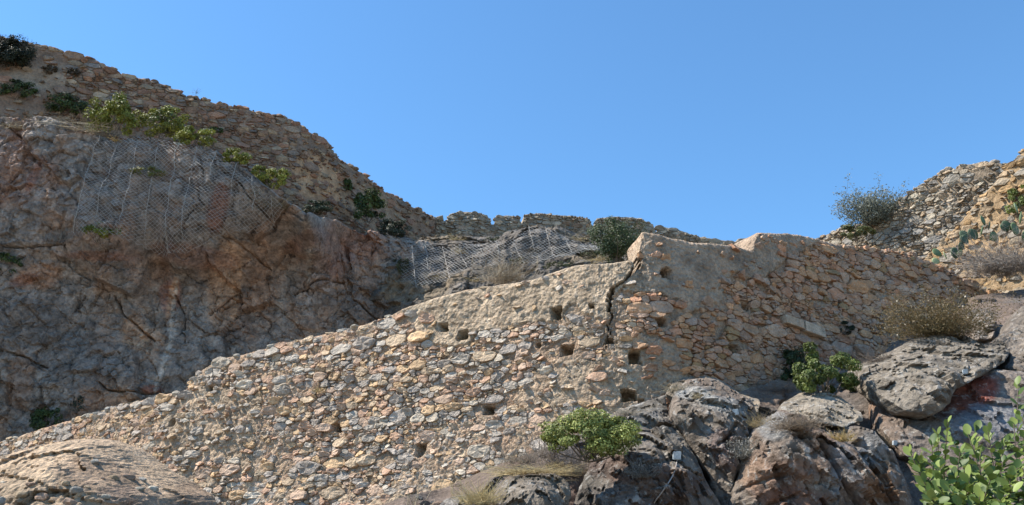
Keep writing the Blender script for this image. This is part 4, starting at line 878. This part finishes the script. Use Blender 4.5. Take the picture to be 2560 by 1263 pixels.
for i, (l, a, b, c, d, e, n) in enumerate([('dry grass fringe on the cliff ledge left of the netting', 200,318,31.7,160,26,160),('dry grass fringe at the right end of the netted ledge', 690,508,32.4,120,30,140),('pale dry grass on the left rock shoulder', 30,312,31.3,90,22,100),
        ('orange dry tuft at the top of the left netting', 290,347,31.5,30,14,40),('orange dry tuft inside the left netting', 405,430,31.2,34,20,50),('dry tuft hung on the right end of the left netting', 640,478,32.2,40,22,50)]):
    twigs('dry_grass', l, 'dry grass', a, b, c, d, e, n, (.44,.37,.25) if 'orange' not in l else (.50,.34,.12), 10 + i, 'dry grass on the cliff', r=.008, upright=.5)
# saddle plants
bush('evergreen_bush', 'big dark evergreen bush standing behind the wall at the top of the crack', 'bush', 1546, 596, 19.5, 150, 118, 5200, .05, (.022,.038,.014), (.085,.12,.045), 34, 60, depth=.9, spread=.42, drop=1.2, rooted=False)
twigs('dry_shrub', 'pale leafless shrub behind the wall crest left of the crack', 'dry shrub', 1262, 668, 17.6, 130, 80, 280, (.46,.39,.29), 61, r=.005, curl=.9, rooted=False)
for i, (l, a, b, c, d, e) in enumerate([('golden dry tuft high on the rocky saddle', 1142,590,42,40,26),('dry tuft at the bend of the second net', 1150,622,39.5,36,28),('golden dry grass under the second net', 1100,690,37.5,60,18),('golden dry grass right of the second net', 1190,698,37,60,16),('dry grass on the saddle left of the evergreen bush', 1440,590,41,80,30),('dry stalks between the net and the evergreen bush', 1500,640,30,80,26)]):
    twigs('dry_grass', l, 'dry grass', a, b, c, d, e, 70, (.50,.40,.22), 70 + i, 'dry grass on the saddle', r=.008, upright=.5)
for i, (l, a, b, c, d, e) in enumerate([('small olive scrub on the saddle beneath the leftmost merlon', 1112,606,41.5,50,24),('dull green scrub in the middle of the rocky saddle', 1232,604,40.8,60,22),('grey-green scrub under the top of the second net', 1296,655,38.4,50,26),('dark scrub where the second net meets the wall crest', 1400,664,37.2,70,30),('olive scrub at the right end of the second net', 1470,634,38.0,60,26),('dark scrub in the gap left of the second net', 1000,668,38.2,50,60)]):
    bush('saddle_scrub', l, 'shrub', a, b, c, d, e, 420, .09, (.035,.045,.022), (.13,.135,.06), 12, 180 + i, 'scrub on the saddle', depth=.6)
twigs('parapet_weed', 'wispy dry weed on the rampart skyline', 'weed', 490, 226, 36, 26, 22, 14, (.2,.18,.15), 91, r=.006)
# right-hand plants
twigs('broom_shrub', 'grey-green twiggy bush against the sky left of the tower', 'shrub', 2180, 515, 34.2, 130, 100, 300, (.24,.25,.20), 100, r=.010, upright=.55, leaf=7500, lsize=.10, col2=(.13,.15,.12), rooted=False)
bush('low_shrub', 'low olive-green shrub below the grey twiggy bush', 'shrub', 2142, 580, 33.0, 90, 46, 1400, .09, (.07,.085,.03), (.20,.20,.08), 12, 101, depth=.7)
bush('low_shrub', 'green shrub at the right edge on the ochre wing wall', 'shrub', 2550, 505, 24.6, 70, 90, 1500, .07, (.06,.09,.02), (.22,.26,.06), 12, 102, depth=.7)
twigs('tangled_dry_bush', 'large grey tangle of dry branches at the right edge above the wall end', 'dry bush', 2500, 628, 21.4, 190, 120, 620, (.44,.38,.32), 103, r=.006, curl=1.1, seg=8, upright=.5, col2=(.20,.17,.15), rooted=False)
twigs('thorny_shrub', 'brown dry shrub with pale flower heads above the big lichened boulder', 'dry shrub', 2345, 790, 18.2, 200, 110, 520, (.23,.16,.075), 104, r=.004, upright=.6, leaf=8000, lsize=.045, col2=(.09,.075,.03), flowers=170)
bush('leafy_shrub', 'bright leafy shrub lit on its right side, on the bank below the shaded wall', 'shrub', 2062, 925, 16.4, 160, 135, 4200, .055, (.04,.065,.015), (.20,.24,.06), 16, 105, depth=.8)  # lit part of the bush, leaf colours brighter than in its shaded part
bush('leafy_shrub', 'left part of the bright leafy shrub, its shade put into the leaf colours', 'shrub', 1998, 918, 16.9, 110, 100, 2200, .055, (.02,.035,.012), (.06,.085,.03), 14, 106, depth=.8)  # same bush as the bright one; darker leaf colours paint its shade
bush('leafy_shrub', 'small leafy sprig between the bright leafy shrub and the big lichened boulder', 'shrub', 2140, 965, 16.0, 50, 36, 420, .05, (.04,.065,.02), (.17,.2,.07), 7, 107, depth=.8)
bush('leafy_shrub', 'small dark plant in the shaded wall left of the dry flowering shrub', 'shrub', 2108, 820, 19.0, 60, 34, 500, .05, (.018,.03,.016), (.05,.065,.035), 8, 108, depth=.6)
bush('round_green_shrub', 'dense bright green rounded shrub at the foot of the wall below the crack', 'shrub', 1478, 1085, 13.05, 225, 120, 7500, .048, (.07,.095,.02), (.40,.43,.12), 44, 109, depth=.6, spread=.36, rooted=False)
twigs('thorny_shrub', 'bare brown branches left of and under the round green shrub', 'dry shrub', 1375, 1095, 13.7, 90, 110, 70, (.22,.17,.13), 110, r=.005, curl=.8)
twigs('thorny_shrub', 'dead brown scrub under the round green shrub', 'dry shrub', 1420, 1160, 13.2, 150, 60, 200, (.25,.20,.14), 111, r=.004, leaf=700, lsize=.03, col2=(.10,.075,.05))
twigs('grey_cushion_plant', 'pale grey cushion plant on the crag right of the cleft', 'plant', 1862, 1115, 12.9, 68, 64, 200, (.40,.38,.34), 112, r=.004, upright=.5, leaf=1100, lsize=.028, col2=(.20,.19,.15))
twigs('grey_cushion_plant', 'dark grey cushion plant on the slab under the round green shrub', 'plant', 1605, 1165, 12.6, 70, 60, 160, (.25,.24,.22), 113, r=.004, upright=.5, leaf=600, lsize=.025, col2=(.09,.085,.07))
for i, (l, a, b, c, d, e, n, cl) in enumerate([
    ('straw-coloured grass clump at the bottom edge left of the low grey boulder', 1200,1225,12.5,110,80,420,(.62,.50,.26)),('straw-coloured grass along the top of the low grey boulder', 1330,1172,13.2,200,26,300,(.62,.50,.28)),('bright straw tuft right above the low grey boulder', 1390,1160,13.1,60,24,120,(.66,.53,.27)),
    ('dry grass on the crown of the rounded dark boulder', 1750,985,14.6,50,22,90,(.46,.38,.24)),('dry brown scrub between the rounded boulder and the pale flat boulder', 1985,1040,14.0,140,70,320,(.30,.235,.17)),('golden grass left of the brown scrub', 1890,1045,14.1,60,50,160,(.46,.35,.18)),
    ('golden tuft on the rust-brown crag', 2105,1085,13.6,50,40,160,(.56,.41,.17)),('dry grass below the big lichened boulder', 2225,1095,13.4,70,50,160,(.36,.27,.17)),('dry grass on the upper grey ledge', 1690,960,15.4,80,40,100,(.38,.32,.22)),
    ('dry brush along the wall foot by the shaded shrub', 1940,960,16.8,110,40,180,(.28,.22,.17)),('brown dry brush right of the shaded plants', 2190,880,18.4,90,60,160,(.24,.19,.15)),('small dead tuft on the plastered mound', 318,1245,12.6,60,30,60,(.20,.16,.14)),('dry tuft growing out of the sunlit wall face', 795,962,18.9,34,40,50,(.50,.38,.18)),
    ('tall pale dry stalks at the bottom edge', 1040,1225,12.8,70,110,22,(.50,.42,.28)),('grey dry scrub on the sunlit wall foot', 1300,1130,14.0,130,60,160,(.36,.30,.23)),('thin dry grass on the slab by the wall foot', 1575,1020,14.7,120,40,90,(.42,.36,.27))]):
    twigs('dry_grass', l, 'dry grass', a, b, c, d, e, n, cl, 120 + i, 'dry grass among the rocks', r=.0032 if n > 30 else .005, curl=.35, upright=.55)
# ------------------------------------------------------------------ prickly pear
def pad_mesh():
    n, m = 16, 5; v = [[0, 0, 0]]; f = []
    A = np.linspace(0, 2*math.pi, n, endpoint=False); out = np.c_[np.sin(A)*.5*(1+.0*A), -np.cos(A)*.62+.62]; out[:, 0] *= .72 + .28*np.clip(out[:, 1]/.9, 0, 1)
    V = []; C = np.array([0, .62])
    for sgn in (-1, 1):
        for r in (.0, .5, .82): V += [[*(C + (o - C)*r).tolist(), sgn*.075*math.sqrt(1-r*r)] for o in out] if r else [[0, .62, sgn*.075]]
    V += [[o[0], o[1], 0] for o in out]; V = np.array(V)[:, [0, 2, 1]]
    h = 1 + 2*n; e0 = 2*h
    for s, fl in ((0, False), (h, True)):
        for i in range(n):
            j = (i+1) % n
            for q in ([s, s+1+i, s+1+j], [s+1+i, s+1+n+i, s+1+n+j, s+1+j], [s+1+n+i, e0+i, e0+j, s+1+n+j]): f.append(q[::-1] if fl else q)
    return V, f
PV, PF = pad_mesh()
M_PAD = leaf_mat('cactus_pad', .08, .55)
def cactus(label, px, py, Y, pads):
    root = empty('prickly_pear', P(px, py, Y), label, 'cactus', 'prickly pears at the wall end')
    for k, (x, y, sz, lean, turn, c) in enumerate(pads):
        b = np.array(P(x, y, Y)); dist = math.hypot(Y, b[2]-CAMZ); s = sz * .8 * dist / FPX; v = PV * s * np.array([1, 1, .8])
        a = math.radians(turn); R1 = np.array([[math.cos(a), -math.sin(a), 0], [math.sin(a), math.cos(a), 0], [0, 0, 1]]); l = math.radians(lean); R2 = np.array([[math.cos(l), 0, math.sin(l)], [0, 1, 0], [-math.sin(l), 0, math.cos(l)]])
        v = v @ R1.T @ R2.T + b; mesh_obj('pad', v, mat=M_PAD, parent=root, cols=c, origin=b, faces=PF)
GP, LP, DP = (.10,.145,.065), (.27,.32,.17), (.055,.085,.045)
cactus('prickly pear with pale and dark pads in front of the ochre wing wall', 2375, 645, 21.6, [(2355,640,34,-50,20,GP),(2368,650,30,-15,60,LP),(2385,645,38,25,10,DP),(2398,625,30,35,30,DP),(2350,655,26,-80,0,LP),(2420,610,34,-30,15,DP),(2405,600,24,60,10,DP),(2390,640,28,60,50,LP)])
cactus('prickly pear with dark pads above the grey tangle', 2445, 590, 21.8, [(2440,600,40,-15,10,DP),(2452,590,38,20,70,GP),(2462,565,36,-5,40,GP),(2425,590,34,-75,10,DP),(2475,600,34,50,20,GP),(2470,575,30,25,60,DP)])
cactus('prickly pear at the right edge with upright grey-green pads', 2545, 580, 22.0, [(2540,590,46,5,30,GP),(2550,560,44,15,70,GP),(2530,575,38,-40,10,DP),(2556,600,40,50,20,GP),(2545,535,38,-5,50,LP),(2518,580,32,-20,10,DP)])
# ------------------------------------------------------------------ near leafy shrub, bottom right: every leaf a part
def leaf_shape():
    n = 7; t = np.linspace(0, 1, n); w_ = .33 * np.sin(math.pi * t ** 1.25) ** .6; w_[0] = .02; w_[-1] = .10
    V = []; F = []
    for i in range(n):
        V += [[-w_[i], t[i], .10*w_[i] - .10*t[i]**2], [0, t[i], -.05*math.sin(math.pi*t[i]) - .10*t[i]**2], [w_[i], t[i], .10*w_[i] - .10*t[i]**2]]
    for i in range(n-1):
        a = 3*i; F += [[a, a+1, a+4, a+3], [a+1, a+2, a+5, a+4]]
    return np.array(V), F
def near_shrub():
    root = empty('broadleaf_shrub', P(2470, 1420, 5.2), 'near glossy green shrub with oval leaves filling the bottom right corner', 'shrub')
    rg = np.random.default_rng(77); LV, LF = leaf_shape(); meshes = []
    for k in range(6):
        me = bpy.data.meshes.new('leaf'); me.from_pydata([tuple(x) for x in LV], [], LF); m = k / 5
        c = np.array((.05,.09,.018))*(1-m) + np.array((.22,.275,.07))*m; at = me.attributes.new('Col', 'FLOAT_COLOR', 'POINT')
        at.data.foreach_set('color', np.repeat(np.r_[c, 1][None], len(LV), 0).astype(np.float32).ravel()); me.polygons.foreach_set('use_smooth', np.ones(len(LF), bool)); me.materials.append(M_LEAF); meshes.append(me)
    twigs_ = [(2370,1055,5.3),(2420,1085,5.2),(2470,1080,5.3),(2330,1110,5.2),(2295,1150,5.3),(2520,1100,5.1),(2560,1090,5.2),(2400,1130,5.0),(2450,1140,5.0),(2510,1150,5.0),(2350,1165,5.0),(2310,1205,5.0),(2545,1170,4.9),(2480,1190,4.8),(2420,1195,4.8),
              (2370,1225,4.8),(2450,1240,4.7),(2520,1230,4.7),(2330,1250,4.8),(2570,1225,4.7),(2400,1262,4.6),(2490,1275,4.6),(2550,1275,4.6),(2600,1120,5.2),(2600,1180,5.0),(2440,1105,5.4),(2545,960,5.4),(2556,1045,5.3),(2380,1100,5.4),(2500,1120,5.3),(2275,1130,5.3),(2300,1180,5.2),(2345,1085,5.3),(2440,1075,5.4),(2535,1060,5.3),(2410,1160,5.1),(2465,1165,5.1),(2525,1195,4.9),(2385,1190,5.0),(2345,1215,4.9),(2430,1225,4.8),(2500,1250,4.7),(2320,1235,4.9)]
    b = np.array(root.location); base_rot = []
    cnt = 0; rest = Bag()
    for k, (a, c, Y) in enumerate(twigs_):
        e = np.array(P(a, c, Y)); s = np.array(P(a*.55 + 2470*.45 + rg.normal(0, 20), 1420, Y + .15)) if a < 2540 else np.array(P(a + 60, 1420, Y + .1)); t = np.linspace(0, 1, 9)[:, None]
        pts = s*(1-t) + e*t + np.sin(t*math.pi)*rg.normal(0, .05, 3); v, q = tube(pts, .007, .0025, 5); br = mesh_obj('branch', v, None, q, M_BARK, root, None, True, s)
        ax = pts[-1] - pts[-3]; ax /= np.linalg.norm(ax)
        for j in range(30):
            tt = 1 - j * .024 - rg.uniform(0, .012); p = np.array([np.interp(tt, t[:, 0], pts[:, i]) for i in range(3)]); ang = j * 2.4 + rg.uniform(-.4, .4)
            side = np.array([math.cos(ang), math.sin(ang), 0.]); d = ax*(.9 if j < 2 else .35) + side*(.35 if j < 2 else .8) + rg.normal(0, .15, 3) + np.array([0, 0, .25]); d /= np.linalg.norm(d)
            nn = np.cross(d, np.cross(np.array([-.3, -.45, .8]) + rg.normal(0, .35, 3), d)); nn /= np.linalg.norm(nn); xx = np.cross(d, nn); sz = rg.uniform(.044, .074)
            if j >= 7:
                lv = p + (LV * sz) @ np.array([xx, d, nn]); m = rg.uniform(); tr = [t3 for f in LF for t3 in ((f[0], f[1], f[2]), (f[0], f[2], f[3]))]; rest.add(lv, None, tr, np.array((.045,.085,.016))*(1-m) + np.array((.21,.27,.06))*m); continue
            o = bpy.data.objects.new('leaf', meshes[int(rg.integers(6))]); COL.objects.link(o); o.parent = br
            M = Vector(p - s); from mathutils import Matrix
            o.matrix_local = Matrix(((xx[0]*sz, d[0]*sz, nn[0]*sz, M.x), (xx[1]*sz, d[1]*sz, nn[1]*sz, M.y), (xx[2]*sz, d[2]*sz, nn[2]*sz, M.z), (0, 0, 0, 1))); cnt += 1
    tag(rest.build('inner_leaves', M_LEAF, root, True, b), kind='stuff'); print('near leaves', cnt)
near_shrub()
# ------------------------------------------------------------------ crack-monitoring boxes and cord
def sensor(label, px, py, Y, s, turn, cord=None):
    Y = snap(px, py, Y, 2.0) - s * .25; c = P(px, py, Y); root = empty('sensor_box', c, label, 'sensor box', 'small white monitoring boxes on the rocks')
    def rbox(name, dx, dy, dz, cx, cy, cz, bev, mat):
        bm = bmesh.new(); bmesh.ops.create_cube(bm, size=1); bmesh.ops.scale(bm, vec=(dx, dy, dz), verts=bm.verts); bmesh.ops.bevel(bm, geom=bm.edges[:], offset=bev, segments=2, affect='EDGES')
        bmesh.ops.rotate(bm, cent=(0, 0, 0), matrix=Euler_z(turn), verts=bm.verts); me = bpy.data.meshes.new(name); bm.to_mesh(me); bm.free(); me.materials.append(mat)
        o = bpy.data.objects.new(name, me); COL.objects.link(o); o.parent = root; o.location = (cx, cy, cz)
    from mathutils import Matrix
    def Euler_z(a): return Matrix.Rotation(math.radians(a), 3, 'Z') @ Matrix.Rotation(math.radians(18), 3, 'X')
    rbox('case', s, s*.6, s*.95, 0, 0, 0, s*.06, M_BOX); rbox('lid', s*1.06, s*.16, s*1.0, -math.sin(math.radians(-turn))*0 + .0, -s*.33, .02*s, s*.05, M_BOX); rbox('gland', s*.18, s*.18, s*.2, 0, -s*.1, -s*.52, s*.03, M_CORD)
    return root
sensor('pale box with a hanging cord on the dark lichen-spotted slab', 1692, 1140, 13.2, .115, 12)
sensor('white box on the right shoulder of the rounded dark boulder', 1838, 1031, 13.75, .085, -25)
sensor('small white box low on the right flank of the rust-brown crag', 2237, 1108, 13.4, .075, 20)
sensor('tiny white box on the big lichened boulder', 2412, 930, 14.75, .075, -10)
cp = [P(a, b, snap(a, b, 13.2, 2.0) - .02) for a, b in ((1692,1153),(1690,1168),(1682,1190),(1668,1212),(1652,1235),(1636,1255))] + [P(1620,1290,13.1), P(1600,1340,13.1)]
cs = np.array([p[:] for p in cp]); tt = np.linspace(0, len(cs)-1, 40); cs = np.c_[[np.interp(tt, np.arange(len(cs)), cs[:, i]) for i in range(3)]].T
for _ in range(4): cs[1:-1] = .5*cs[1:-1] + .25*cs[:-2] + .25*cs[2:]
v, q = tube(cs, .009, .009, 6); tag(mesh_obj('power_cord', v, None, q, M_CORD, None, None, True, cs[0]), 'thin brown cord hanging from the pale box down the slab', 'cord')
